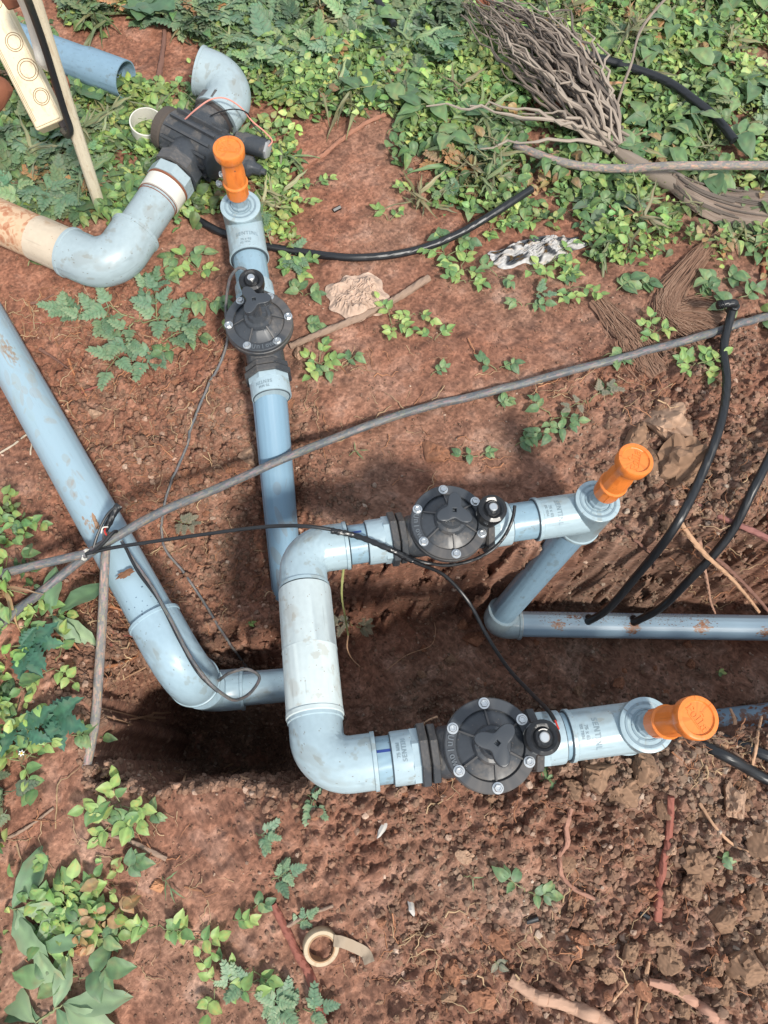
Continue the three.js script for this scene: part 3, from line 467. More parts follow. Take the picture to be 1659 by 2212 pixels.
// ---------------------------------------------------------------- old pump line, top left
{
  const y = 0.07, E = P(238, 584, y), L = P(-60, 452, y), K = P(432, 300, y + 0.01), dl = dirOf(E, L), dk = dirOf(E, K), r = 0.05, D = E.distanceTo(K);
  const g = thing('old_pipe_bend', 'old grey pipe elbow joined to a rust stained cream pipe at the left edge', 'pipe', V(E.x, 0.01, E.z));
  part(g, 'elbow', elbow(E, dl, dk, 0.055, 0.062, 0.045, 0.05), M.oldGrey);
  const tex = pipeMap('rgb(196,166,136)', 0.5, (x) => { for (let i = 0; i < 60; i++) smear(x, rr(90, 440), rnd() * 1024, rr(10, 50), rr(30, 120), 30, '148,84,54', 0.45); });
  const rusty = new THREE.MeshStandardMaterial({ map: tex, roughness: 0.7 });
  part(g, 'pipe', pipe(along(E, dl, 0.19), along(E, dl, 0.75), 0.0495), rusty).userData.label = 'rust stained pipe';
  part(g, 'pipe', pipe(along(E, dl, 0.09), along(E, dl, 0.192), 0.051), std(C(0.56, 0.47, 0.36), 0.6, { map: grime }));
  part(g, 'pipe', pipe(along(E, dk, 0.09), along(E, dk, 0.25), 0.046), M.oldGrey);
  part(g, 'collar', turned(along(E, dk, 0.215), dk, [[0, 0.045], [0.001, 0.049], [0.035, 0.0495], [0.036, 0.0475]], 36), M.whitePlastic);
  part(g, 'thread_tape', turned(along(E, dk, 0.25), dk, [[0, 0.047], [0.002, 0.0505], [0.006, 0.0505], [0.008, 0.047]], 36), M.rust);
  part(g, 'adapter', turned(along(E, dk, 0.256), dk, [[0, 0.047], [0.002, 0.0535], [0.028, 0.0535], [0.03, 0.052]], 8, { hex: 0.39, crease: 0.3 }), M.oldGrey);
  for (const t of [0.205, 0.212]) part(g, 'wire_tie', turned(along(E, dk, t), dk, [[0, 0.0465], [0.001, 0.048], [0.002, 0.0465]], 28), M.rust);
  // the black ribbed valve that the bend feeds
  const vb = along(E, dk, 0.39), ax = dirOf(P(352, 290, y), P(505, 372, y)), f = thing('ribbed_valve', 'black ribbed plastic valve with round end cap behind the upper orange vent', 'valve', V(vb.x, 0.0, vb.z));
  const prof = []; for (let i = 0; i <= 6; i++) prof.push([-0.075 + i * 0.025, 0.062]);
  part(f, 'valve_body', merge([turned(vb, ax, [[-0.07, 0.045], [-0.066, 0.053], [0.07, 0.053], [0.075, 0.045]], 40), turned(along(vb, dk, -0.1), dk, [[0, 0.047], [0.2, 0.047]], 36)]), M.black);
  for (let k = 0; k < 14; k++) { const a = k * 0.4488, n0 = UP.clone().addScaledVector(ax, -UP.dot(ax)).normalize(), b0 = ax.clone().cross(n0), rb = n0.clone().multiplyScalar(Math.cos(a)).addScaledVector(b0, Math.sin(a)), bx = new THREE.BoxGeometry(0.125, 0.012, 0.006), m = new THREE.Matrix4().makeBasis(ax, rb, ax.clone().cross(rb)); bx.applyMatrix4(m); const c = along(along(vb, ax, 0.004), rb, 0.0555); bx.translate(c.x, c.y, c.z); part(f, 'rib', bx, M.black); }
  part(f, 'end_cap', turned(along(vb, ax, -0.07), ax, [[-0.028, 0.03], [-0.028, 0.045], [-0.024, 0.05], [-0.004, 0.052], [0, 0.047]], 28, { crease: 0.2 }), std(C(0.075, 0.06, 0.05), 0.8)).userData.label = 'dusty brown end cap';
  part(f, 'union_nut', turned(along(vb, dk, -0.1), dk, [[0, 0.05], [0.002, 0.056], [0.03, 0.056], [0.033, 0.05]], 8, { crease: 0.3 }), M.black);
  part(f, 'union_nut', turned(along(vb, dk, 0.085), dk, [[0, 0.05], [0.002, 0.056], [0.036, 0.056], [0.039, 0.05]], 8, { crease: 0.3 }), M.black);
  const tb = P(536, 310, 0.06), tdir = dirOf(P(530, 306, 0.06), P(582, 322, 0.06)); part(f, 'actuator', merge([turned(along(vb, ax, 0.08), dirOf(along(vb, ax, 0.08), tb), [[0, 0.018], [0.05, 0.018]], 16), turned(tb, tdir, [[-0.03, 0.02], [-0.028, 0.023], [0.046, 0.023], [0.048, 0.021]], 24)]), M.black);
  part(f, 'actuator_cap', turned(along(tb, tdir, 0.048), tdir, [[0, 0.0215], [0.005, 0.0215], [0.006, 0.019]], 6), std(C(0.3, 0.31, 0.32), 0.5));
  const kn = P(540, 360, 0.05), kd = dirOf(P(528, 354, 0.05), P(576, 372, 0.05)); part(f, 'drain_knob', turned(kn, kd, [[-0.035, 0.02], [-0.005, 0.024], [0.002, 0.024], [0.012, 0.014], [0.03, 0.012], [0.032, 0.008], [0.042, 0.007]], 20), M.black);
  for (const [u, v] of [[478, 378], [472, 398]]) { const q = P(u, v, 0.075), b = mesh('bolt', boltGeo, M.zinc, f); b.position.copy(q).sub(f.position); b.rotation.z = -0.9; }
  // upper elbow
  const E3 = P(520, 186, 0.085), k2 = dirOf(E3, vb), up2 = dirOf(E3, P(445, 158, 0.10)), h = thing('grey_elbow', 'bare grey pipe elbow above the black ribbed valve, its open end facing left', 'pipe', V(E3.x, 0.01, E3.z));
  part(h, 'elbow', elbow(E3, k2, up2, 0.055, 0.06, 0.04, 0.03), M.oldGrey); part(h, 'pipe', pipe(along(E3, k2, 0.1), along(vb, k2, -0.1), 0.049), M.oldGrey);
  for (const t of [0.112, 0.122]) part(h, 'wire_tie', turned(along(E3, k2, t), k2, [[0, 0.049], [0.0015, 0.0515], [0.003, 0.049]], 28), M.gland);
  const wire = thing('wire_pair', 'pink and black wires looped over the black ribbed valve', 'wire', vb.clone().setY(0.1));
  part(wire, 'pink_wire', hose(route([[395, 262, 0.13], [425, 235, 0.16], [455, 215, 0.17], [485, 212, 0.165], [520, 232, 0.14], [545, 262, 0.11], [572, 285, 0.09], [588, 305, 0.08], [580, 316, 0.072]]), 0.0018, 6, 50), M.pink);
  part(wire, 'black_wire', hose(route([[455, 250, 0.135], [480, 240, 0.15], [510, 236, 0.15], [535, 245, 0.13], [545, 268, 0.1], [570, 295, 0.08], [582, 312, 0.072]]), 0.0016, 6, 40), M.cable);
}
{ // loose pipe with a belled end, hollow
  const A = P(60, 95, 0.05), B = P(272, 172, 0.05), d = dirOf(A, B), L = A.distanceTo(B);
  single('loose_pipe', turned(A, d, [[-0.1, 0.037], [-0.1, 0.041], [L - 0.125, 0.041], [L - 0.105, 0.0445], [L, 0.0445], [L, 0.0415], [L - 0.1, 0.0415], [L - 0.25, 0.037]], 40, { caps: false }), M.loose, 'loose blue pipe with an open belled end lying in the weeds', 'pipe');
  const c = G(326, 300, 0.02), ax = V(0.12, 1, 0.1);
  single('pipe_ring', turned(c, ax, [[-0.005, 0.0405], [0.035, 0.0405], [0.0355, 0.04], [0.0355, 0.0375], [0.03, 0.0372], [-0.005, 0.0372]], 40, { caps: false }), M.whitePlastic, 'short white ring of cut pipe standing among small leaves', 'pipe ring');
}
// ---------------------------------------------------------------- cream post with its switch box
const postF = G(216, 458, -0.05), postT = P(74, 4, 0.56);
{
  const pd = dirOf(postF, postT);
  const g = thing('post', 'cream plastic post standing in the weeds at the upper left', 'post', postF.clone());
  part(g, 'tube', turned(postF, pd, [[0, 0.0135], [0.3, 0.0135], [0.75, 0.0135]], 24), M.cream);
  part(g, 'clamp', turned(P(131, 180, 0.365), pd, [[-0.008, 0.0145], [-0.007, 0.0168], [0.007, 0.0168], [0.008, 0.0145]], 20), M.rust);
  const eye = camera.position, c0 = P(126, 262, 0.25), c1 = P(-14, -20, 0.40), ln = dirOf(c0, c1), nrm = dirOf(c0, V(eye.x - 0.25, eye.y, eye.z + 0.25)); nrm.addScaledVector(ln, -nrm.dot(ln)).normalize(); const side = ln.clone().cross(nrm).normalize();
  const b = thing('switch_box', 'long cream plastic switch box with round knockouts, tied to the post', 'box', c0.clone()); b.quaternion.setFromRotationMatrix(new THREE.Matrix4().makeBasis(side, ln, nrm));
  const W = 0.062, L = 0.46, D = 0.05;
  const bg = new RoundedBoxGeometry(W, L, D, 3, 0.004); bg.translate(-0.02, L / 2, -D / 2); mesh('box_body', bg, M.creamBox, b);
  const lid = new RoundedBoxGeometry(W - 0.006, L - 0.008, 0.006, 2, 0.0025); lid.translate(-0.02, L / 2, 0.002); mesh('lid', lid, M.creamBox, b);
  for (const [t, rr2] of [[0.052, 0.016], [0.105, 0.0205], [0.158, 0.017], [0.235, 0.016]]) for (const q of [rr2, rr2 * 0.76]) { const k = mesh('knockout_ring', new THREE.TorusGeometry(q, 0.0007, 6, 40), M.ringLine, b); k.position.set(-0.008, t, 0.0052); }
  for (const x of [-0.044, -0.041]) { const s = mesh('lid_seam', new THREE.BoxGeometry(0.0009, L - 0.03, 0.0009), M.ringLine, b); s.position.set(x, L / 2, 0.0052); }
  const gl = mesh('cable_gland', merge([turned(V(0.008, 0, -0.02), V(0, -1, 0), [[-0.004, 0.013], [0.0, 0.014], [0.012, 0.014], [0.013, 0.011], [0.03, 0.0105]], 8, { crease: 0.3 }), turned(V(0.008, -0.03, -0.02), V(0.1, -1, -0.2), [[0, 0.006], [0.04, 0.006]], 10)]), M.gland, b); gl.userData.label = 'grey cable gland';
  single('conduit', hose([P(20, -60, 0.60), P(62, 20, 0.50), P(82, 88, 0.43), P(92, 128, 0.395), P(104, 140, 0.37)], [...Array(41)].map(() => 0.0125), 16, 40), M.whitePlastic, 'white bent conduit between the switch box and the post', 'conduit');
  single('post_cable', hose([P(44, -40, 0.66), P(66, 15, 0.58), P(96, 100, 0.485), P(120, 178, 0.41), P(139, 240, 0.345), P(152, 280, 0.295), P(147, 293, 0.268), P(136, 283, 0.252)], 0.0066, 12, 60), M.cable, 'black cable running down the post into the box gland', 'cable');
  const kb = P(-6, 200, 0.34); single('rusty_rod', merge([turned(kb, dirOf(P(-40, 250, 0.3), P(12, 172, 0.36)), [[-0.12, 0.022], [-0.03, 0.022], [-0.01, 0.0235], [0.01, 0.023], [0.024, 0.019], [0.03, 0.009], [0.031, 0.001]], 24, { wob: 0.08 })]), M.rust, 'rusty rounded rod end poking in beside the switch box', 'rod');
  single('rusty_hook', sweep([P(14, -40, 0.5), P(22, 0, 0.48), P(30, 18, 0.47)], [0.014, 0.016, 0.011], 14), M.rust, 'dark rusty bar end at the top left corner', 'rod');
}
// ---------------------------------------------------------------- hoses and cables
const HR = 0.0092;
single('drip_hose', hose(route([[2500, 470], [2100, 562], [1740, 668], [1659, 693], [1560, 722], [1420, 762], [1280, 795], [1050, 858], [860, 905], [700, 955, 0.005], [605, 996, -0.018], [470, 1055, 0.012], [350, 1105, 0.045], [240, 1165, 0.066], [180, 1205, 0.05], [100, 1272, 0.03], [30, 1335], [-60, 1405], [-400, 1660]], HR + 0.004), HR, 14, 160, { drape: HR }), M.hoseDusty, 'long dusty black hose stretched right across the picture over both blue pipes', 'hose');
single('drip_hose', hose(route([[405, 470], [432, 484], [480, 510], [560, 536], [640, 551], [760, 563], [880, 556, null, .006], [980, 528, null, .018], [1070, 480, null, .03], [1140, 438, null, .035]], HR), HR, 14, 100, { drape: HR * 0.8 }), M.hose, 'curved black hose piece lying on bare soil right of the upper tee', 'hose');
{
  const top = G(1556, 700, 0.05), g = thing('drip_hose', 'black hose with an elbow fitting on top, arching down into the trench header', 'hose', G(1400, 1200)); g.userData.group = 'black hoses feeding the trench header';
  part(g, 'hose', hose([along(top, UP, 0.0), ...route([[1553, 760], [1548, 850, null, .02], [1525, 950, null, .04], [1482, 1060, null, .045], [1430, 1160, null, .04], [1370, 1250, -0.10], [1310, 1318, -0.225]], HR + 0.016), P(1268, 1344, -0.31)], HR, 14, 90), M.hose);
  part(g, 'elbow_fitting', merge([turned(top, UP, [[-0.012, 0.009], [-0.01, 0.0112], [0.012, 0.0112], [0.014, 0.008]], 16), hose([along(top, UP, 0.012), along(top, UP, 0.02).add(V(-0.006, 0, 0)), along(top, UP, 0.02).add(V(-0.02, 0, 0.003)), along(top, UP, 0.018).add(V(-0.042, 0, 0.008))], 0.0085, 12, 20), turned(along(top, UP, 0.0185).add(V(-0.03, 0, 0.005)), V(-1, -0.05, 0.25), [[0, 0.0095], [0.003, 0.0105], [0.004, 0.0085], [0.007, 0.0105], [0.008, 0.0085], [0.011, 0.0105], [0.013, 0.008]], 14)]), M.hose);
  part(g, 'grommet', turned(P(1268, 1344, -0.325), V(0.15, 1, -0.3), [[0, 0.014], [0.018, 0.013], [0.02, 0.0105]], 16), M.cable);
  const h = thing('drip_hose', 'black hose coming from the right edge down into the trench header, under the red root', 'hose', G(1500, 1200)); h.userData.group = 'black hoses feeding the trench header';
  part(h, 'hose', hose([...route([[2150, 420], [1880, 690], [1720, 880, null, .01], [1659, 968, null, .02], [1600, 1075, null, .035], [1540, 1180, null, .035], [1480, 1262, -0.09], [1420, 1318, -0.23]], HR + 0.014), P(1366, 1346, -0.31)], HR, 14, 80), M.hose);
  part(h, 'grommet', turned(P(1364, 1346, -0.325), V(0.15, 1, -0.3), [[0, 0.014], [0.018, 0.013], [0.02, 0.0105]], 16), M.cable);
}
single('drip_hose', hose(route([[1450, 1560, -0.1], [1490, 1597, 0.1], [1560, 1634], [1640, 1680], [1760, 1745], [2050, 1880], [2400, 1990]], HR + 0.004), HR + 0.0008, 14, 50), M.hose, 'black hose on the clods below the lower orange vent, nearer of two', 'hose');
single('drip_hose', hose(route([[1490, 1540, -0.1], [1545, 1588, 0.07], [1600, 1609, 0.1], [1660, 1634, 0.115], [1760, 1680], [2050, 1790], [2400, 1880]], HR + 0.004), HR + 0.0008, 14, 50), M.hose, 'black hose beside the lower orange vent, farther of two', 'hose');
single('drip_hose', hose(route([[1085, 85], [1130, 105], [1230, 145], [1330, 175], [1420, 208], [1480, 245], [1530, 290], [1568, 335]], HR + 0.035), HR + 0.0015, 12, 60, { drape: 0.03 }), M.hose, 'dark hose in the weeds behind the dry twig bundle', 'hose');
single('drip_hose', hose(route([[1105, 340], [1160, 362], [1230, 385], [1330, 405, null, .02], [1440, 417, null, .05], [1560, 418, null, .05], [1740, 412, null, .04], [2200, 395, null, .02]], HR + 0.03), HR + 0.0008, 12, 60, { drape: 0.03 }), M.hoseMuddy, 'muddy grey hose lying across the woody palm stalk', 'hose');
single('drip_hose', hose(route([[812, 38], [828, 60], [850, 92]], HR + 0.04), HR, 12, 16), M.hose, 'short bit of black hose showing in the top weeds', 'hose');
single('drip_hose', hose([P(232, 1150, 0.055), P(228, 1195, 0.052), P(223, 1300, 0.045), P(214, 1450, 0.04), P(205, 1560, 0.03), P(186, 1660, 0.02)], 0.0088, 14, 60), M.hoseMuddy, 'dirty grey hose hanging upright beside the supply pipe, over the trench edge', 'hose');
{
  const g = thing('valve_cable', 'black cable from the left edge over the white elbow to the lower valve', 'cable', P(400, 1165, 0.05));
  part(g, 'conduit', hose([G(-420, 1372, 0.012), G(-220, 1302, 0.03), P(-80, 1262, 0.06), P(0, 1240, 0.062), P(90, 1218, 0.064), P(186, 1196, 0.066)], 0.0088, 14, 30), M.hoseDusty).userData.label = 'dusty black conduit hose';
  part(g, 'cable', hose(route([[170, 1200, 0.068], [240, 1184, 0.075], [330, 1170, 0.09], [450, 1153, 0.115], [560, 1139, 0.15], [650, 1136, 0.195], [705, 1142, 0.198], [770, 1158, 0.185], [840, 1186, 0.19], [900, 1216, 0.16], [960, 1243, 0.1], [1012, 1300, 0.06], [1050, 1370, 0.06], [1095, 1440, 0.11], [1150, 1500, 0.2], [1188, 1540, 0.275], [1199, 1558, 0.29]]), 0.0036, 10, 120), M.cable);
  part(g, 'tape_wrap', hose([P(715, 1146, 0.197), P(770, 1158, 0.187), P(840, 1186, 0.191), P(890, 1211, 0.166)], [...Array(41)].map((_, i) => 0.0054 + 0.0006 * Math.sin(i * 1.9)), 12, 40, { wob: 0.12 }), M.coil);
  part(g, 'bare_ends', hose([P(1199, 1556, 0.291), P(1203, 1566, 0.292), P(1207, 1575, 0.287)], 0.0016, 6, 8), M.red);
  part(g, 'tie', turned(P(185, 1198, 0.062), V(0.9, 0.1, 0.3), [[-0.003, 0.0105], [-0.002, 0.0125], [0.002, 0.0125], [0.003, 0.0105]], 14), M.whitePlastic);
}
single('valve_cable', hose([P(1112, 1092, 0.19), P(1108, 1118, 0.185), P(1090, 1158, 0.17), P(1062, 1188, 0.16), P(1020, 1210, 0.15), P(965, 1221, 0.145), P(915, 1214, 0.15), P(868, 1200, 0.17)], 0.0033, 10, 60), M.cable, 'black cable looped round the near rim of the middle valve', 'cable');
single('valve_cable', hose([P(540, 590, 0.15), P(520, 578, 0.15), P(502, 592, 0.13), P(492, 625, 0.09), P(488, 680, 0.05), P(492, 730, 0.02), ...route([[478, 785], [432, 880], [405, 970], [360, 1085], [356, 1180], [400, 1240], [440, 1300], [490, 1380], [540, 1450], [590, 1520]], 0.005)], 0.0032, 10, 150, { drape: 0.003 }), M.hoseDusty, 'thin dark cable from the upper valve trailing down the dug slope', 'cable');
{
  const g = thing('spliced_cable', 'spliced black cable along the supply pipe, with a loop at its elbow', 'cable', P(330, 1300, 0.03));
  part(g, 'cable', hose([P(262, 1168, 0.062), P(285, 1205, 0.05), P(325, 1262, 0.046), P(372, 1345, 0.05), P(412, 1420, 0.056), P(448, 1470, 0.052), P(482, 1500, 0.01), P(512, 1512, -0.05), P(545, 1492, -0.1), P(560, 1462, -0.12), P(536, 1446, -0.12), P(500, 1452, -0.1), P(472, 1470, -0.06)], 0.0034, 10, 100), M.hoseDusty);
  part(g, 'cable', hose([P(268, 1176, 0.06), P(296, 1232, 0.05), P(345, 1300, 0.046), P(388, 1384, 0.052), P(430, 1456, 0.05), P(470, 1494, 0.02)], 0.003, 10, 60), M.cable);
  part(g, 'tape_stub', hose([P(258, 1092, 0.075), P(248, 1104, 0.075), P(236, 1128, 0.072), P(226, 1146, 0.07)], [...Array(21)].map((_, i) => 0.0085 - 0.00012 * i), 12, 20, { wob: 0.15 }), M.hose);
  part(g, 'wire', hose([P(198, 1196, 0.06), P(212, 1152, 0.075), P(232, 1112, 0.082), P(252, 1092, 0.08)], 0.003, 8, 24), M.cable);
  part(g, 'wire', hose([P(200, 1194, 0.07), P(225, 1172, 0.085), P(245, 1150, 0.088), P(252, 1148, 0.08)], 0.0036, 8, 24), M.cable);
  part(g, 'red_wire', hose([P(228, 1140, 0.078), P(226, 1148, 0.084), P(231, 1157, 0.08)], 0.0018, 6, 10), M.red);
  part(g, 'pale_wire', hose([P(233, 1138, 0.078), P(222, 1140, 0.084), P(219, 1152, 0.08)], 0.0014, 6, 10), M.whitePlastic);
}
// ---------------------------------------------------------------- dry palm branch
const twigMat = [std(C(0.23, 0.185, 0.15), 0.9), std(C(0.13, 0.105, 0.088), 0.9), std(C(0.32, 0.265, 0.215), 0.9), std(C(0.17, 0.135, 0.11), 0.9)];
{
  const b = G(1322, 348, 0.03), g = thing('palm_twig_bundle', 'dry grey bundle of palm flower twigs spread over the weeds', 'dry branch', b.clone());
  const tip = G(1008, 58, 0.05), axis2 = tip.clone().sub(b), sideB = V(axis2.z, 0, -axis2.x).normalize();
  for (let i = 0; i < 96; i++) {                                     // a spindle of kinked twigs: bunched at the stalk and at the tip, loose in the middle
    const t0 = i < 20 ? 0 : rr(0, 0.42), t1 = rr(0.6, 1.06), w = rr(-0.10, 0.085), hh = rr(0.015, 0.10), n = 15, s0 = rr(0, 99), kink = rr(0.008, 0.022), pts = [];
    for (let k = 0; k <= n; k++) { const t = t0 + (t1 - t0) * k / n, p = b.clone().addScaledVector(axis2, t), bulge = Math.pow(Math.sin(Math.PI * clamp(t * 0.82 + 0.06)), 0.9); p.addScaledVector(sideB, w * bulge + kink * n2(t * 7, s0)); p.y = Math.max(p.y + hh * bulge + 0.01 * n2(t * 9, s0 + 5), hAt(p.x, p.z) + 0.01); pts.push(p); }
    const thick = rr(0.0024, 0.0052); part(g, 'twig', sweep(pts, pts.map((_, k) => thick * (1 - 0.65 * k / n) * (1 + 0.45 * n2(k * 2.9, s0))), 6), pick(twigMat));
  }
  for (const [u, v, h] of [[925, 270, .05], [1010, 262, .05], [1015, 352, .03], [1150, 205, .1], [1180, 240, .1], [1205, 205, .09], [1130, 285, .06], [1240, 130, .1], [1268, 150, .08], [1095, 300, .05]]) {
    const e = G(u, v, h), s0 = rr(0, 99), pts = []; for (let k = 0; k <= 14; k++) { const t = k / 14, p = b.clone().lerp(e, t); p.x += 0.016 * n2(t * 5, s0); p.z += 0.016 * n2(t * 5, s0 + 9); p.y = Math.max(p.y + 0.04 * Math.sin(Math.PI * t), hAt(p.x, p.z) + 0.01); pts.push(p); }
    part(g, 'twig', sweep(pts, pts.map((_, k) => 0.0052 * (1 - 0.6 * k / 14) * (1 + 0.35 * n2(k * 2.3, s0))), 6), twigMat[2]);
  }
  for (const [u, v, h, s] of [[1188, 208, .07, .014], [1200, 262, .05, .012], [1035, 72, .09, .02], [1090, 118, .08, .012]]) { const q = new THREE.IcosahedronGeometry(s, 1); q.scale(1.2, 0.6, 0.9); const c = G(u, v, h); q.translate(c.x, c.y, c.z); part(g, 'dry_flake', q, M.rust); }
  part(g, 'stalk', sweep([G(1318, 342, 0.03), G(1350, 362, 0.028), G(1395, 385, 0.02), G(1450, 408, 0.016), G(1490, 425, 0.014)], [0.013, 0.017, 0.02, 0.024, 0.02], 14, { wob: 0.15 }), twigMat[0]);
  const sp = thing('palm_spathe', 'weathered woody palm husk lying at the right edge below the muddy hose', 'dry husk', G(1560, 455));
  const path = route([[1440, 405], [1490, 435], [1560, 455], [1640, 468], [1740, 478]], 0.012), N = 30, cur = new THREE.CatmullRomCurve3(path).getPoints(N), pos = [], idx = [], uv = [];
  for (let i = 0; i <= N; i++) { const w = 0.012 + 0.055 * Math.sin(Math.min(1, i / N * 1.5) * 1.35), T = cur[Math.min(N, i + 1)].clone().sub(cur[Math.max(0, i - 1)]).normalize(), S = T.clone().cross(UP).normalize(); for (let k = 0; k <= 10; k++) { const s = k / 10 * 2 - 1, p = cur[i].clone().addScaledVector(S, s * w).addScaledVector(UP, 0.028 * (1 - s * s) + 0.005 * n2(s * 7, i * 0.13) + 0.004); pos.push(p.x, p.y, p.z); uv.push(k / 10, i / N); if (i && k) { const a = (i - 1) * 11 + k - 1; idx.push(a, a + 11, a + 1, a + 1, a + 11, a + 12); } } }
  const sg = new THREE.BufferGeometry(); sg.setAttribute('position', new THREE.Float32BufferAttribute(pos, 3)); sg.setAttribute('uv', new THREE.Float32BufferAttribute(uv, 2)); sg.setIndex(idx); sg.computeVertexNormals();
  const wood = pipeMap('rgb(128,112,100)', 1, (x) => { for (let i = 0; i < 900; i++) { x.strokeStyle = `rgba(${pick(['60,46,40', '176,164,152', '92,70,58'])},${rr(0.1, 0.5)})`; x.lineWidth = rr(0.6, 3); const a = rnd() * 512, b2 = rnd() * 1024; x.beginPath(); x.moveTo(a, b2); x.lineTo(a + rr(-14, 14), b2 + rr(60, 300)); x.stroke(); } });
  part(sp, 'husk', sg, new THREE.MeshStandardMaterial({ map: wood, roughness: 0.85 }));
  for (let i = 0; i < 16; i++) { const t0 = rr(0, 0.5), s = rr(-0.9, 0.9); const pts = []; for (let k = 0; k <= 6; k++) { const j = Math.min(N, Math.round((t0 + k / 6 * 0.45) * N)), w = 0.012 + 0.055 * Math.sin(Math.min(1, j / N * 1.5) * 1.35), T = cur[Math.min(N, j + 1)].clone().sub(cur[Math.max(0, j - 1)]).normalize(), S = T.clone().cross(UP).normalize(); pts.push(cur[j].clone().addScaledVector(S, s * w).addScaledVector(UP, 0.03 * (1 - s * s) + 0.006)); } part(sp, 'split_fibre', sweep(pts, 0.0018, 5), twigMat[1]); }
  single('twig', hose([G(1452, 20, 0.1), G(1425, 75, 0.13), G(1385, 110, 0.12), G(1350, 155, 0.11), G(1338, 205, 0.09), G(1322, 250, 0.06), G(1308, 310, 0.03)], 0.0034, 7, 40, { wob: 0.2 }), twigMat[0], 'long bare twig standing up behind the twig bundle', 'twig');
}
// ---------------------------------------------------------------- coconut fibre sheets
const fibreMat = [std(C(0.215, 0.12, 0.078), 0.95), std(C(0.27, 0.165, 0.11), 0.95), std(C(0.175, 0.095, 0.06), 0.95)];
function fibreSheet(label, list, width, count) {
  const path = route(list, 0.006), cur = new THREE.CatmullRomCurve3(path).getPoints(24), o = thing('fibre_sheet', label, 'palm fibre', path[1].clone());
  const at = (i, s, dy) => { const T = cur[Math.min(24, i + 1)].clone().sub(cur[Math.max(0, i - 1)]).setY(0).normalize(), S = V(T.z, 0, -T.x), w = width(i / 24), p = cur[i].clone().addScaledVector(S, s * w); p.y = Math.max(p.y + 0.007 * (1 - s * s), hAt(p.x, p.z) + 0.003) + dy; return p; };
  const pos = [], idx = []; for (let i = 0; i <= 24; i++) for (let k = 0; k <= 8; k++) { const p = at(i, (k / 4 - 1) * (1 + 0.1 * n2(i * 0.6, k)), 0); pos.push(p.x, p.y, p.z); if (i && k) { const a = (i - 1) * 9 + k - 1; idx.push(a, a + 9, a + 1, a + 1, a + 9, a + 10); } }
  const g = new THREE.BufferGeometry(); g.setAttribute('position', new THREE.Float32BufferAttribute(pos, 3)); g.setIndex(idx); g.computeVertexNormals(); part(o, 'sheet', g, fibreMat[0]);
  const lists = [[], [], []];
  for (let f = 0; f < count; f++) { const s0 = rr(-1.05, 1.05), s1 = s0 + rr(-0.9, 0.9), i0 = Math.floor(rr(0, 14)), i1 = Math.min(24, i0 + 6 + Math.floor(rnd() * 12)), pts = []; for (let k = 0; k <= 4; k++) { const t = k / 4; pts.push(at(Math.round(i0 + (i1 - i0) * t), s0 + (s1 - s0) * t + 0.2 * n2(f, t * 2), 0.0012 + 0.004 * rnd())); } const q = sweep(pts, rr(0.0005, 0.0011), 3, { caps: false }); lists[f % 3].push(q); }
  lists.forEach((l, k) => { const m = part(o, 'fibres', merge(l), fibreMat[k]); m.userData.kind = 'stuff'; });
}
fibreSheet('brown woven palm fibre strip bent on the soil above the elbow fitting', [[1560, 510], [1520, 545], [1475, 600], [1440, 655], [1450, 690], [1500, 700], [1540, 715]], (t) => 0.016 + 0.012 * sstep(0, 0.5, t) + 0.03 * sstep(0.6, 0.9, t), 260);
fibreSheet('flat brown palm fibre flap running under the long dusty hose', [[1285, 650], [1330, 700], [1370, 745], [1400, 790], [1420, 815]], (t) => 0.02 + 0.014 * Math.sin(t * 3.1), 90);
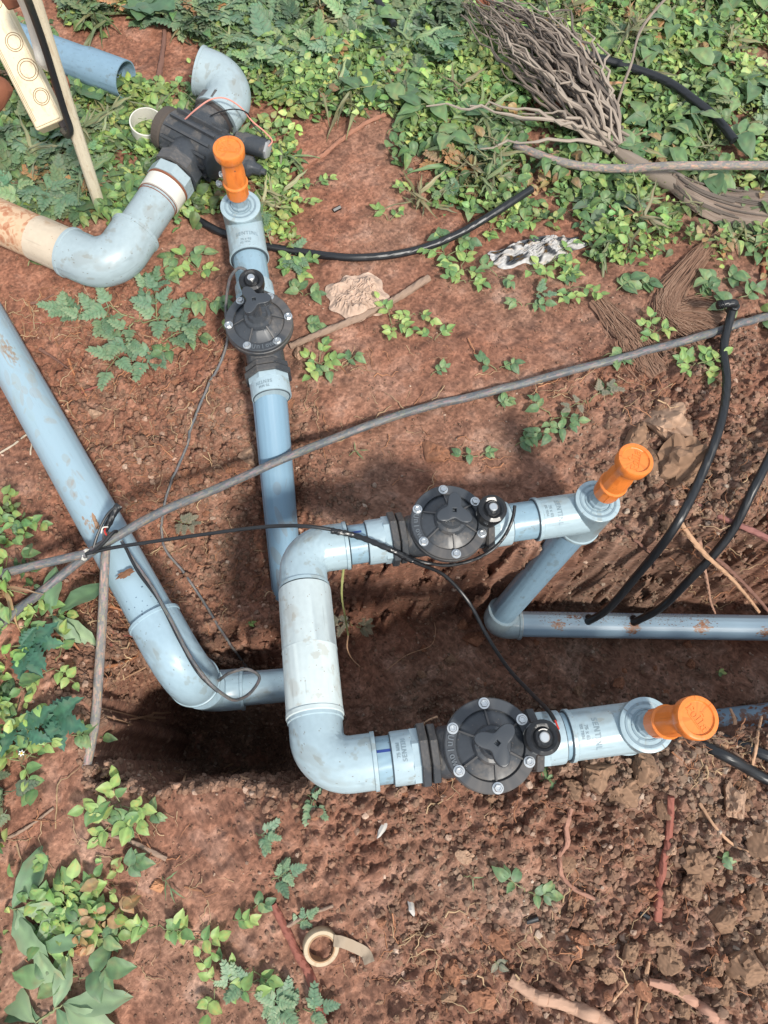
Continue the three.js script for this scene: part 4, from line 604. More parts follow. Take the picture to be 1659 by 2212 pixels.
// ---------------------------------------------------------------- rags, sticks, tape, litter
function rag(label, u, v, ru, rv, rot, hgt, paint) {
  const c = G(u, v), s = P(u, v, c.y).distanceTo(P(u + 10, v, c.y)) / 10, N = 72, pos = [], col = [], idx = [], ca = Math.cos(rot), sa = Math.sin(rot), s0 = u * 0.01;
  for (let j = 0; j <= N; j++) for (let i = 0; i <= N; i++) {
    let a = i / N * 2 - 1, b = j / N * 2 - 1; const m = Math.max(Math.abs(a), Math.abs(b)), l = Math.hypot(a, b) || 1; a *= m / l; b *= m / l;
    const ed = 1 + 0.22 * n2(Math.cos(Math.atan2(b, a)) * 1.1 + s0, Math.sin(Math.atan2(b, a)) * 1.1), x = a * ru * s * ed, z = b * rv * s * ed * 1.25, w1 = n2(a * 2.1 + s0, b * 2.1), w2 = n2(a * 2.3, b * 2.3 + s0);
    const fx = x / 0.085, fz = z / 0.085, f = 1 - Math.abs(n2(fx + w1 * 0.7 + s0, fz + w2 * 0.7)), f2 = 1 - Math.abs(n2(fx * 1.9 + w2, fz * 1.9 + w1 + s0)), rim = sstep(1, 0.6, m);
    const X = c.x + x * ca - z * sa, Z = c.z + x * sa + z * ca, ph = (fx * 2.6 + fz * 1.2) * 2.1 + 3.2 * n2(fx * 0.7 + s0, fz * 0.7), ph2 = (fz * 2.9 - fx * 1.5) * 2.0 + 3.4 * n2(fx * 0.8, fz * 0.8 + s0), fo = 0.5 + 0.5 * Math.sin(ph), fo2 = 0.5 + 0.5 * Math.sin(ph2), h = 0.004 + rim * hgt * (0.35 * f + 0.38 * fo * (0.4 + 0.6 * f) + 0.3 * fo2 * (1 - 0.5 * f2));
    pos.push(X, hAt(X, Z) + h, Z); const q = paint(a, b, f, f2); col.push(q[0], q[1], q[2]);
    if (i && j) { const k = (j - 1) * (N + 1) + i - 1; idx.push(k, k + N + 1, k + 1, k + 1, k + N + 1, k + N + 2); }
  }
  const g = new THREE.BufferGeometry(); g.setAttribute('position', new THREE.Float32BufferAttribute(pos, 3)); g.setAttribute('color', new THREE.Float32BufferAttribute(col, 3)); g.setIndex(idx); g.computeVertexNormals();
  return single('rag', g, new THREE.MeshStandardMaterial({ vertexColors: true, roughness: 0.85 }), label, 'cloth');
}
rag('crumpled dirty beige rag on the soil beside the brown stick', 772, 645, 62, 48, 0.2, 0.026, (a, b) => { const k = 0.9 + 0.15 * n2(a * 3, b * 3); return [0.50 * k, 0.36 * k, 0.275 * k]; });
rag('crumpled white and black plastic cloth among weeds below the curved hose', 1150, 548, 112, 26, -0.28, 0.034, (a, b) => { const d = sstep(0.05, 0.3, n2(a * 2.2 + 7, b * 1.6 + 3)), e = 0.85 + 0.2 * n2(a * 9, b * 9); const t = sstep(0.25, 0.5, n2(a * 3 + 1, b * 3 - 8)); return [(0.5 * (1 - d) + 0.05 * d) * e + 0.04 * t, (0.49 * (1 - d) + 0.055 * d) * e, (0.48 * (1 - d) + 0.065 * d) * e - 0.04 * t]; });
const bark = std(C(0.27, 0.185, 0.135), 0.9), barkRed = std(C(0.25, 0.085, 0.06), 0.85), rootTan = std(C(0.42, 0.25, 0.15), 0.85), rootOrange = std(C(0.38, 0.16, 0.075), 0.85), rootDark = std(C(0.17, 0.085, 0.062), 0.9);
function stick(name, label, list, r0, r1, mat, lift = 0.6, group, seg = 14) { const pts = route(list.map((q) => q.slice(0, 3)), Math.max(r0, r1) * lift), n = Math.max(20, list.length * 9); const c = new THREE.CatmullRomCurve3(pts, false, 'centripetal').getPoints(n); if (list[0].length < 3) c.forEach((p, i) => { p.y = Math.max(p.y, hAt(p.x, p.z) + (r0 + (r1 - r0) * i / n) * 0.55); }); return single(name, sweep(c, c.map((_, i) => r0 + (r1 - r0) * i / n), seg, { wob: 0.2, crease: 1.3 }), mat, label, name === 'stick' ? 'stick' : 'root', group); }
stick('stick', 'straight brown stick lying below the beige rag', [[628, 752], [700, 722], [780, 690], [850, 655], [926, 606]], 0.0075, 0.0085, bark, 1);
stick('stick', 'red peeled stick lying beside the tape roll', [[592, 1952], [620, 2010], [648, 2065], [672, 2110], [690, 2180], [700, 2240]], 0.0062, 0.0085, barkRed, 0.9);
stick('stick', 'reddish branch half sunk in soil between upper tee and twig bundle', [[650, 365], [700, 338], [745, 300], [800, 265], [840, 248]], 0.006, 0.005, std(C(0.30, 0.14, 0.09), 0.9), 0.6);
stick('stick', 'dark dead stick in the weeds above the pipe ring', [[345, 175], [350, 140], [356, 105], [358, 75]], 0.008, 0.005, rootDark, 1);
stick('stick', 'thin grey stick across the left bank below the trench', [[-10, 1822], [40, 1800], [85, 1770], [118, 1745]], 0.003, 0.0022, bark, 1);
stick('stick', 'upright pale straw on the left bank', [[126, 1700], [125, 1740], [122, 1790]], 0.0012, 0.001, M.straw, 1);
stick('stick', 'small grey stick near the big root weeds', [[228, 1800], [280, 1815], [362, 1855]], 0.003, 0.0045, bark, 1);
stick('stick', 'dry brown stem beside the tape roll', [[612, 2060 - 55], [660, 1978], [720, 1955]], 0.0035, 0.0025, bark, 1);
stick('root', 'thick peeled root at the bottom edge', [[1100, 2110], [1150, 2145], [1220, 2165], [1290, 2195], [1340, 2240]], 0.009, 0.012, std(C(0.42, 0.26, 0.18), 0.85), 0.9);
stick('root', 'forked tan root at the lower right corner', [[1396, 2116], [1450, 2132], [1500, 2165], [1550, 2205], [1600, 2240]], 0.006, 0.0095, std(C(0.40, 0.22, 0.155), 0.85), 0.9);
stick('root', 'pale twig standing beside the lower corner root', [[1400, 2076], [1392, 2110], [1380, 2150], [1362, 2240]], 0.003, 0.0035, rootTan, 1);
stick('root', 'slim root branching from the bottom edge root', [[1290, 2190], [1330, 2150], [1355, 2122]], 0.0035, 0.0018, rootTan, 0.9);
stick('root', 'knotty red root running down the near right bank', [[1446, 1720], [1443, 1790], [1432, 1850], [1420, 1905], [1417, 1955], [1416, 1985]], 0.0055, 0.0075, barkRed, 0.8);
stick('root', 'wavy brown root below the lower valve', [[1232, 1745], [1222, 1785], [1224, 1820], [1205, 1850], [1212, 1890], [1240, 1920], [1285, 1945], [1298, 1980]], 0.0045, 0.0032, std(C(0.33, 0.17, 0.12), 0.88), 0.8);
stick('root', 'thin straw root across the right clods', [[1508, 1735], [1545, 1790], [1590, 1830], [1640, 1850]], 0.0028, 0.002, rootTan, 0.9);
stick('root', 'red root crossing over the right black hose', [[1500, 1088, .03], [1560, 1118, .035], [1610, 1140, .03], [1680, 1172, .02]], 0.0055, 0.007, std(C(0.24, 0.10, 0.085), 0.85), 1);
stick('root', 'tan root slanting over the trench wall at the right', [[1470, 1130, .03], [1495, 1165, .02], [1530, 1205, -.01], [1570, 1240, -.05], [1615, 1290, -.12], [1640, 1322, -.17]], 0.006, 0.003, rootTan, 1);
stick('root', 'brown root with split end near the right edge of the wall', [[1545, 1205, -.03], [1580, 1235, -.06], [1625, 1280, -.11], [1680, 1345, -.2]], 0.005, 0.0035, rootDark, 1);
stick('root', 'hanging root with frayed tip above the trench header', [[1510, 1165, .0], [1518, 1210, -.06], [1528, 1260, -.13], [1535, 1300, -.2], [1545, 1325, -.25]], 0.005, 0.002, std(C(0.35, 0.20, 0.14), 0.88), 1);
stick('root', 'short brown root beside the slanting riser', [[1330, 1135], [1365, 1170], [1400, 1205], [1410, 1230]], 0.004, 0.002, rootDark, 1);
stick('root', 'red root at the right edge below the palm husk', [[1672, 500], [1650, 560], [1645, 600], [1630, 640]], 0.006, 0.0045, std(C(0.30, 0.09, 0.05), 0.85), 1);
stick('root', 'vertical red root at the right edge above the trench', [[1662, 1090], [1660, 1140], [1666, 1180]], 0.009, 0.007, std(C(0.30, 0.11, 0.085), 0.85), 0.7);
stick('root', 'curved root beside the lower orange vent', [[1578, 1532, .0], [1588, 1560, .03], [1580, 1590, .06], [1560, 1615]], 0.0025, 0.006, rootTan, 1);
stick('root', 'bright tan twig standing near the two lower hoses', [[1645, 1548, .05], [1638, 1580, .1], [1632, 1620, .13], [1618, 1668]], 0.0022, 0.0034, rootTan, 1);
stick('root', 'pale forked root tip at the lower valve collar', [[912, 1572, .2], [922, 1558, .22], [945, 1548, .23]], 0.0012, 0.0018, rootTan, 1);
stick('root', 'white curly root beside the supply pipe at the left', [[-10, 988], [30, 962], [62, 940], [70, 955], [68, 985]], 0.0022, 0.0016, std(C(0.5, 0.42, 0.32), 0.85), 1);
stick('root', 'pale root hooked against the supply pipe', [[192, 1078, .02], [200, 1110, .03], [212, 1140, .04]], 0.0016, 0.0045, rootTan, 1);
stick('root', 'green vine stem hanging under the middle elbow', [[742, 1228, -.02], [738, 1280, -.06], [745, 1330, -.14], [752, 1372, -.2]], 0.0026, 0.0016, std(C(0.26, 0.27, 0.10), 0.8), 1);
stick('root', 'fine pale root hanging below the green vine stem', [[752, 1372, -.2], [750, 1400, -.24], [762, 1425, -.28], [778, 1440, -.3]], 0.0018, 0.0009, rootTan, 1);
stick('root', 'long hair root on the shaded trench wall', [[835, 1448], [880, 1415], [930, 1395], [940, 1372], [938, 1345]], 0.0013, 0.0009, rootTan, 1);
for (const [a, b, c, d] of [[300, 1560, 372, 1540], [310, 1575, 360, 1552], [470, 1690, 520, 1660], [555, 1668, 540, 1685], [620, 1640, 600, 1672], [480, 1668, 505, 1650], [415, 1660, 400, 1690]]) stick('root', 'broken pale root end sticking out of the pit edge', [[a, b], [(a + c) / 2, (b + d) / 2 - 4], [c, d]], 0.002, 0.0028, rootTan, 1.4, 'broken root ends round the pit');
for (const [a, b, c, d] of [[240, 1310, 300, 1330], [235, 1360, 310, 1375], [240, 1395, 330, 1380], [230, 1440, 300, 1418], [240, 1480, 320, 1440], [262, 1290, 320, 1288], [120, 1330, 175, 1405], [130, 1300, 165, 1350], [180, 1240, 240, 1262], [60, 700, 130, 690], [90, 760, 150, 800], [70, 660, 120, 640], [180, 850, 240, 830], [150, 780, 190, 860]]) stick('root', 'torn reddish root strip in the dug left slope', [[a, b], [(a * 2 + c) / 3, (b * 2 + d) / 3 + rr(-8, 8)], [c, d]], rr(0.0022, 0.005), 0.0016, pick([rootOrange, rootDark, barkRed, rootTan]), 1.2, 'torn roots in the left slope');
{ // tape roll
  const c = G(694, 2040, 0.012), ax = V(0.22, 1, 0.30).normalize(), g = thing('tape_roll', 'used roll of tan tape lying on the soil, its loose end curling right', 'tape', c.clone());
  part(g, 'tape', turned(c, ax, [[-0.009, 0.0225], [-0.009, 0.0292], [-0.008, 0.03], [0.008, 0.03], [0.009, 0.0292], [0.009, 0.0225]], 40, { caps: false }), M.tape); part(g, 'core', turned(c, ax, [[-0.0095, 0.0232], [-0.0095, 0.021], [0.0095, 0.021], [0.0095, 0.0232]], 40, { caps: false }), M.tapeCore);
  const line = [[722, 2026], [740, 2030], [765, 2042], [790, 2056], [798, 2078]].map(([u, v], i) => G(u, v, [0.02, 0.018, 0.012, 0.01, 0.005][i])), cur = new THREE.CatmullRomCurve3(line).getPoints(20), pos = [], idx = [];
  cur.forEach((p, i) => { const T = cur[Math.min(20, i + 1)].clone().sub(cur[Math.max(0, i - 1)]).setY(0).normalize(), S = V(T.z, 0.25, -T.x).normalize(); for (let k = 0; k <= 4; k++) { const s = k / 2 - 1, q = p.clone().addScaledVector(S, s * 0.0095); q.y += 0.002 * n2(i * 0.4, k) + 0.001; pos.push(q.x, q.y, q.z); if (i && k) { const a = (i - 1) * 5 + k - 1; idx.push(a, a + 5, a + 1, a + 1, a + 5, a + 6); } } });
  const tg = new THREE.BufferGeometry(); tg.setAttribute('position', new THREE.Float32BufferAttribute(pos, 3)); tg.setIndex(idx); tg.computeVertexNormals(); part(g, 'loose_end', tg, M.mudTape).userData.label = 'soil stained loose end';
}
for (const [u, v, a, l, label] of [[1148, 1985, 0.3, 0.02, 'small cut bit of black hose on the soil below the wavy root'], [1388, 1975, -0.5, 0.016, 'small cut bit of black hose beside the knotty red root'], [1180, 1805, 0.2, 0.0, ''], [1212, 930, 0.7, 0.018, 'black plastic scrap beside the weed right of the dusty hose'], [728, 455, 0.6, 0.02, 'torn black plastic scrap on the upper bare soil']]) if (l) { const c = G(u, v, 0.005); single('hose_scrap', turned(c, V(Math.cos(a), 0.1, -Math.sin(a)), [[-l / 2, 0.004], [-l / 2, 0.0055], [l / 2, 0.0055], [l / 2, 0.004], [-l / 2, 0.004]], 12, { caps: false, wob: 0.2 }), M.hose, label, 'scrap'); }
for (const [u, v, a, label] of [[826, 1790, 1.1, 'grey white feather on the near bank below the elbow'], [888, 1955, 1.9, 'small pale paper scrap on the near bank']]) { const pts = []; const c = G(u, v, 0.004); for (let k = 0; k <= 6; k++) pts.push(c.clone().add(V(Math.cos(a) * (k - 3) * 0.006, 0.002 * Math.sin(k), -Math.sin(a) * (k - 3) * 0.006))); single('scrap', sweep(pts, [0.0005, 0.003, 0.005, 0.0055, 0.005, 0.003, 0.0005], 6, { wob: 0.5 }).scale(1, 1, 1), std(C(0.45, 0.43, 0.4), 0.9), label, 'scrap'); }
// ---------------------------------------------------------------- clods, crumbs and fine litter
function clodGeo(seed, detail = 2) {
  const g = new THREE.IcosahedronGeometry(1, detail), p = g.attributes.position, col = [], cuts = []; for (let c = 0; c < 7; c++) { const v = V(hash(seed, c, 1) - 0.5, hash(seed, c, 2) - 0.5, hash(seed, c, 3) - 0.5).normalize(); cuts.push([v.x, v.y, v.z, 0.5 + 0.3 * hash(seed, c, 4)]); }
  for (let i = 0; i < p.count; i++) { const x = p.getX(i), y = p.getY(i), z = p.getZ(i), k = 1 + 0.32 * n3(x * 1.1 + seed * 7, y * 1.1, z * 1.1) + 0.16 * n3(x * 2.9, y * 2.9 + seed * 5, z * 2.9) + 0.08 * n3(x * 6, y * 6, z * 6 + seed) + 0.045 * n3(x * 14, y * 14, z * 14 + seed); let X = x * k, Y = y * k * 0.82, Z = z * k; for (const [a, b, c, d] of cuts) { const q = X * a + Y * b + Z * c - d; if (q > 0) { const e = q * 0.88; X -= a * e; Y -= b * e; Z -= c * e; } } p.setXYZ(i, X, Y, Z); const b = 1 + 0.28 * n3(x * 3 + seed, y * 3, z * 3) + 0.25 * n3(x * 9, y * 9 + seed, z * 9); col.push(b, b, b * 0.97); }
  g.deleteAttribute('uv'); g.setAttribute('color', new THREE.Float32BufferAttribute(col, 3)); return creased(g, 0.35);
}
const clods = [0, 1, 2, 3, 4, 5, 6, 7].map((s) => clodGeo(s + 1, 7));
function clod(u, v, px, label, mat, group, sink = 0.35, name = 'soil_clod', cat = 'clod') {
  const c = G(u, v), s = px * 0.5 * c.distanceTo(camera.position) / FOCAL, m = new THREE.Mesh(pick(clods), mat); m.name = numbered(name); m.castShadow = m.receiveShadow = true;
  m.scale.set(s * rr(0.8, 1.2), s * rr(0.7, 1), s * rr(0.8, 1.15)); m.rotation.set(rr(-0.4, 0.4), rnd() * 6.28, rr(-0.4, 0.4)); m.position.copy(c); m.position.y += s * (0.6 - sink); m.userData = { label, category: cat }; if (group) m.userData.group = group; scene.add(m);
}
clod(1440, 915, 95, 'large pale crumbly clod at the right, left of the hose with the elbow fitting', M.clodPale, null, 0.5);
clod(1375, 945, 60, 'brown clod against the left side of the large pale clod', M.clod, null, 0.5);
clod(1470, 1000, 100, 'wide flat clod of dug earth under the black hose at the right', M.clod, null, 0.65);
clod(1400, 1000, 60, 'clod directly above the middle orange vent', M.clod, null, 0.6);
clod(1285, 1680, 66, 'large brown clod just below the lower tee', M.clod, null); clod(1235, 1700, 50, 'angular clod between lower valve and lower tee', M.clod, null); clod(1345, 1700, 72, 'big blocky clod right of the large brown clod', M.clod, null, 0.45); clod(1395, 1660, 62, 'clod tucked under the lower orange vent', M.clod, null);
clod(1580, 1735, 62, 'pale flat stone like clod at the right, under the nearer lower hose', M.clodPale, null); clod(1610, 1700, 44, 'clod beside the nearer lower hose at the right edge', M.clod, null); clod(1510, 1870, 62, 'rounded clod right of the knotty red root', M.clod, null); clod(1490, 1915, 54, 'wide clod below the rounded clod at the right', M.clod, null); clod(1560, 1985, 62, 'long clod near the right edge', M.clod, null, 0.4); clod(1645, 1830, 60, 'clod at the right edge beside the straw root', M.clod, null);
clod(1075, 2180 - 160, 46, 'tall upright clod near the bottom middle', M.clodRed, null); clod(1045, 2155, 40, 'small clod left of the bottom root', M.clodRed, null); clod(980, 2100, 40, 'reddish clod at the bottom middle', M.clodRed, null); clod(970, 2145, 36, 'dark clod below the reddish clod', M.clod, null); clod(1000, 1980 - 130, 30, 'tan stone on the smooth near bank', M.clodPale, null, 0.3, 'stone', 'stone');
clod(1610, 2080, 70, 'large clod in the lower right corner', M.clod, null, 0.45); clod(1000, 1350, 30, 'little clod at the foot of the slanting riser', M.clodRed, null); clod(1022, 1383, 42, 'reddish clod against the trench header elbow', M.clodRed, null);
clod(935, 975, 70, 'flat slab of red soil right of the long pipe', M.clodRed, null, 0.75); clod(645, 770, 30, 'pale stone at the right of the upper valve', M.clodPale, null, 0.3, 'stone', 'stone'); clod(545, 985, 46, 'stone behind the long downhill pipe under the hose', M.clodPale, null, 0.4, 'stone', 'stone'); clod(625, 872, 30, 'orange stone at the right side of the pipe adapter', M.clodRed, null, 0.3, 'stone', 'stone');
clod(80, 385, 44, 'grey lump among weeds left of the post', std(C(0.2, 0.15, 0.14), 0.95), null, 0.3, 'stone', 'stone'); clod(182, 2040, 34, 'brown dry leaf lump at the lower left', std(C(0.3, 0.14, 0.07), 0.9), null, 0.4, 'dry_leaf', 'dry leaf'); clod(345, 1915, 26, 'orange dry leaf in the lower left weeds', std(C(0.42, 0.2, 0.1), 0.9), null, 0.4, 'dry_leaf', 'dry leaf');
function scatterClods(n, u0, u1, v0, v1, lo, hi, label, group, mats) { for (let i = 0; i < n; i++) clod(rr(u0, u1), rr(v0, v1), lo + (hi - lo) * Math.pow(rnd(), 2.6), label, pick(mats), group, rr(0.2, 0.5)); }
scatterClods(95, 1220, 1660, 1860, 2212, 12, 46, 'brown soil clod in the crumbly lower right ground', 'clods in the lower right ground', [M.clod, M.clod, M.clod, M.clodRed]);
scatterClods(30, 1380, 1660, 1690, 1850, 12, 42, 'brown soil clod on the right bank below the hoses', 'clods on the right bank', [M.clod, M.clod, M.clodPale]);
scatterClods(32, 820, 1150, 1980, 2212, 10, 34, 'reddish soil clod near the bottom middle edge', 'clods at the bottom middle', [M.clodRed, M.clod]);
scatterClods(38, 1350, 1660, 830, 1160, 12, 40, 'soil clod in the rough ground at the right between the hoses', 'clods between the right hoses', [M.clod, M.clod, M.clodPale]);
scatterClods(26, 740, 1500, 1385, 1500, 8, 26, 'dark clod on the shaded trench floor', 'clods on the trench floor', [M.clod, M.clodRed]);
scatterClods(40, 150, 560, 700, 1250, 8, 26, 'small clod in the dug slope between the two blue pipes', 'clods in the left slope', [M.clodRed, M.clodRed, M.clodPale]);
scatterClods(24, 620, 1250, 1715, 1800, 8, 24, 'small clod along the near trench lip', 'clods along the near lip', [M.clodRed, M.clod]);
{
  const dm = new THREE.Matrix4(), q = new THREE.Quaternion(), eu = new THREE.Euler(), sc = V(1, 1, 1), col = new THREE.Color();
  const o = thing('soil_crumbs', 'loose crumbs and grit covering the bare red soil', 'soil crumbs'); o.userData.kind = 'stuff';
  const mat = new THREE.MeshStandardMaterial({ roughness: 0.97, vertexColors: true }), kinds = [0, 1, 2].map((s) => clodGeo(s + 20, 1)), lists = [[], [], []];
  for (let i = 0; i < 200000; i++) {
    const x = rr(-1.25, 1.45), z = rr(-1.9, 0.8), R = roughAt(x, z), n = normalAt(x, z); const dens = 0.06 + 0.5 * R + 0.45 * sstep(-0.1, 0.6, fbm(x * 6, z * 6 + 3, 3)); if (rnd() > dens) continue;
    lists[i % 3].push([x, z, 0.0011 + (0.0020 + 0.005 * R) * Math.pow(rnd(), 4)]);
  }
  for (let i = 0; i < 30000; i++) { const x = rr(-0.75, 1.1), z = rr(-0.85, 0.1), n = normalAt(x, z); if (n.y < 0.8) lists[i % 3].push([x, z, 0.0012 + 0.006 * Math.pow(rnd(), 3)]); }   // crumbled faces of the trench
  for (let i = 0; i < 24000; i++) { const x = rr(-0.68, -0.05), z = rr(-0.25, 0.06), n = normalAt(x, z); if (n.y < 0.85) lists[i % 3].push([x, z, 0.0015 + 0.008 * Math.pow(rnd(), 3)]); }
  lists.forEach((l, k) => {
    const m = new THREE.InstancedMesh(kinds[k], mat, l.length); m.name = 'crumbs'; m.castShadow = m.receiveShadow = true;
    l.forEach(([x, z, s], i) => { eu.set(rnd() * 6, rnd() * 6, rnd() * 6); q.setFromEuler(eu); sc.set(s, s * rr(0.7, 1), s); dm.compose(V(x, hAt(x, z) + s * 0.35, z), q, sc); m.setMatrixAt(i, dm); const b = rr(0.75, 1.25), t = rnd(); const so = soilColour(x, z), lf = 0.38 * b * (t < 0.05 ? 1.9 : t < 0.2 ? 1.35 : 1); col.setRGB(so[0] * lf, so[1] * lf * (t < 0.05 ? 1.2 : 1), so[2] * lf * (t < 0.05 ? 1.35 : 1)); m.setColorAt(i, col); });
    o.add(m);
  });
  // hair roots and straw
  const f = thing('root_litter', 'fine rootlets and straw scattered over the dug soil', 'litter'); f.userData.kind = 'stuff';
  const geos = [0, 1, 2].map((s) => { const pts = []; for (let k = 0; k <= 7; k++) pts.push(V(0.12 * n2(k * 0.5, s * 9), Math.max(0, 0.05 + 0.07 * n2(k * 0.6, s * 9 + 4)), k / 7 - 0.5)); return sweep(pts, pts.map((_, k) => 0.02 * (1 - k / 9)), 4, { caps: false }); });
  const zones = [[330, 900, 260, 220, 330], [250, 1350, 70, 140, 110], [450, 1250, 160, 130, 90], [1550, 1150, 120, 160, 110], [1400, 2000, 260, 200, 90], [1560, 1640, 90, 60, 50], [950, 2080, 220, 120, 70], [250, 1900, 240, 250, 80], [900, 900, 260, 160, 60], [1050, 1700, 240, 60, 40], [1000, 380, 120, 70, 160], [150, 680, 140, 60, 110], [1300, 860, 160, 60, 70]];
  const L = [[], [], []]; zones.forEach(([u, v, a, b, n]) => { for (let i = 0; i < n; i++) { const t = rnd() * 6.28, r = Math.sqrt(rnd()); L[i % 3].push([u + Math.cos(t) * r * a, v + Math.sin(t) * r * b]); } });
  const fm = new THREE.MeshStandardMaterial({ roughness: 0.9 });
  L.forEach((l, k) => { const m = new THREE.InstancedMesh(geos[k], fm, l.length); m.name = 'rootlets'; m.castShadow = m.receiveShadow = true; l.forEach(([u, v], i) => { const c = G(u, v, 0.002), s = rr(0.018, 0.075); q.setFromUnitVectors(UP, normalAt(c.x, c.z)); const q2 = new THREE.Quaternion().setFromAxisAngle(UP, rnd() * 6.28); q.multiply(q2); sc.set(s * rr(0.6, 1.4), s, s); dm.compose(c, q, sc); m.setMatrixAt(i, dm); const b = rr(0.7, 1.2); rnd() < 0.5 ? col.setRGB(0.36 * b, 0.165 * b, 0.085 * b) : col.setRGB(0.42 * b, 0.29 * b, 0.17 * b); m.setColorAt(i, col); }); f.add(m); });
}
// ---------------------------------------------------------------- leaves and plants
const WID = { ovate: (t) => 0.33 * Math.pow(Math.sin(Math.PI * Math.pow(t, 0.72)), 0.85), oblong: (t) => 0.2 * Math.pow(Math.sin(Math.PI * Math.pow(t, 1.25)), 0.8), heart: (t) => 0.46 * Math.pow(Math.max(0, Math.sin(Math.PI * Math.pow(t * 0.93 + 0.07, 0.6))), 0.8), lance: (t) => 0.055 * Math.sin(Math.PI * Math.pow(t, 0.7)), jag: (t) => 0.27 * Math.sin(Math.PI * Math.pow(t, 0.72)) };
function leafGeo(shape, { rows = 6, fold = 0.3, curl = 0.25, twist = 0, seed = 0, tint = 1 } = {}) {
  const pos = [], idx = [], col = [];
  for (let i = 0; i <= rows; i++) {
    const t = i / rows; let w = i === 0 || i === rows ? 0.004 : WID[shape](t); if (shape === 'jag') w *= i % 2 ? 1.12 : 0.72;
    const y = -curl * t * t + 0.12 * t, b = 0.03 * n2(t * 3 + seed, seed * 3), tw = twist * (t - 0.3), back = shape === 'heart' ? -0.16 * Math.sin(Math.PI * Math.min(1, t * 2.2)) * (t < 0.3 ? 1 : 0) : 0;
    for (const s of [-1, -0.5, 0, 0.5, 1]) { const x = s * w, rise = fold * Math.abs(s) * w - 0.18 * s * s * w + (Math.abs(s) === 1 ? 0.03 * n2(t * 6 + seed, s * 5 + seed) : 0); pos.push(x * Math.cos(tw) + b, y + rise + x * Math.sin(tw), t + (s ? back * Math.abs(s) : 0)); const m = tint * (s === 0 ? 1.25 : 1) * (1 + 0.22 * n2(t * 5 + seed * 2, s * 2.2 + seed)), yl = 1 + 0.5 * sstep(0.35, 0.8, n2(seed * 1.7 + t * 1.6, s + 4)); col.push(m * yl, m, m * (s === 0 ? 0.95 : 1)); }
    if (i) for (let k = 0; k < 4; k++) { const a = (i - 1) * 5 + k; idx.push(a, a + 5, a + 1, a + 1, a + 5, a + 6); }
  }
  const g = new THREE.BufferGeometry(); g.setAttribute('position', new THREE.Float32BufferAttribute(pos, 3)); g.setAttribute('color', new THREE.Float32BufferAttribute(col, 3)); g.setIndex(idx); g.computeVertexNormals(); return g;
}
const tform = (g, pos, yaw, pitch, roll, s) => { const m = new THREE.Matrix4().compose(pos, new THREE.Quaternion().setFromEuler(new THREE.Euler(pitch, yaw, roll, 'YXZ')), V(s, s, s)); return g.clone().applyMatrix4(m); };
const gmerge = (l) => mergeGeometries(l.map((g) => { const q = g.index ? g.toNonIndexed() : g; if (q.attributes.uv) q.deleteAttribute('uv'); return q; }));
const paint = (g, r, gg, b) => { const n = g.attributes.position.count, c = new Float32Array(n * 3), o = g.attributes.color; for (let i = 0; i < n; i++) { c[i * 3] = r * (o ? o.getX(i) : 1); c[i * 3 + 1] = gg * (o ? o.getY(i) : 1); c[i * 3 + 2] = b * (o ? o.getZ(i) : 1); } g.setAttribute('color', new THREE.BufferAttribute(c, 3)); return g; };
function fernLeaf() { const l = [], lob = leafGeo('ovate', { rows: 3, fold: 0.2, curl: 0.2 }); for (let k = 0; k < 5; k++) for (const s of [-1, 1]) { const t = 0.22 + 0.15 * k, q = tform(lob, V(0, 0.05 * Math.sin(t * 3), t), s * (1.0 - 0.09 * k), rr(-0.2, 0.15), 0, 0.42 - 0.045 * k + rr(-0.04, 0.04)); q.scale(1, 1, 1); l.push(q); } l.push(tform(lob, V(0, 0.02, 0.82), 0, 0.1, 0, 0.3)); l.push(paint(sweep([V(0, 0, 0), V(0, 0.05, 0.45), V(0, 0.02, 0.9)], [0.02, 0.014, 0.006], 3, { caps: false }), 1.15, 1.1, 1)); return gmerge(l.map((g) => { const q = g.index ? g.toNonIndexed() : g.clone(); if (!q.attributes.color) paint(q, 1, 1, 1); return q; })); }
const LEAF = {
  small: [0, 1, 2, 3].map((s) => leafGeo('ovate', { seed: s * 3.1, fold: rr(0.1, 0.6), curl: rr(0.05, 0.45), twist: rr(-0.5, 0.5) })),
  mid: [0, 1, 2, 3].map((s) => leafGeo('ovate', { rows: 8, seed: 20 + s * 3.1, fold: rr(0.15, 0.6), curl: rr(0.2, 0.55), twist: rr(-0.4, 0.4) })),
  heart: [0, 1].map((s) => leafGeo('heart', { rows: 9, seed: 30 + s, fold: rr(0.05, 0.3), curl: rr(0.1, 0.3) })),
  oblong: [0, 1, 2].map((s) => leafGeo('oblong', { rows: 9, seed: 40 + s, fold: rr(0.1, 0.5), curl: rr(0.25, 0.6), twist: rr(-0.5, 0.5) })),
  jag: [0, 1, 2].map((s) => leafGeo('jag', { rows: 13, seed: 50 + s, fold: rr(0.2, 0.5), curl: rr(0.2, 0.5) })),
  lance: [0, 1].map((s) => leafGeo('lance', { rows: 6, seed: 60 + s, fold: 0.4, curl: rr(0.1, 0.6), twist: rr(-0.8, 0.8) })),
  fern: [0, 1, 2].map(() => fernLeaf()),
};
const leafMat = (r, g, b, rough = 0.55) => new THREE.MeshPhysicalMaterial({ color: C(r, g, b), vertexColors: true, roughness: rough, transmission: 0.3, thickness: 0, side: THREE.DoubleSide });
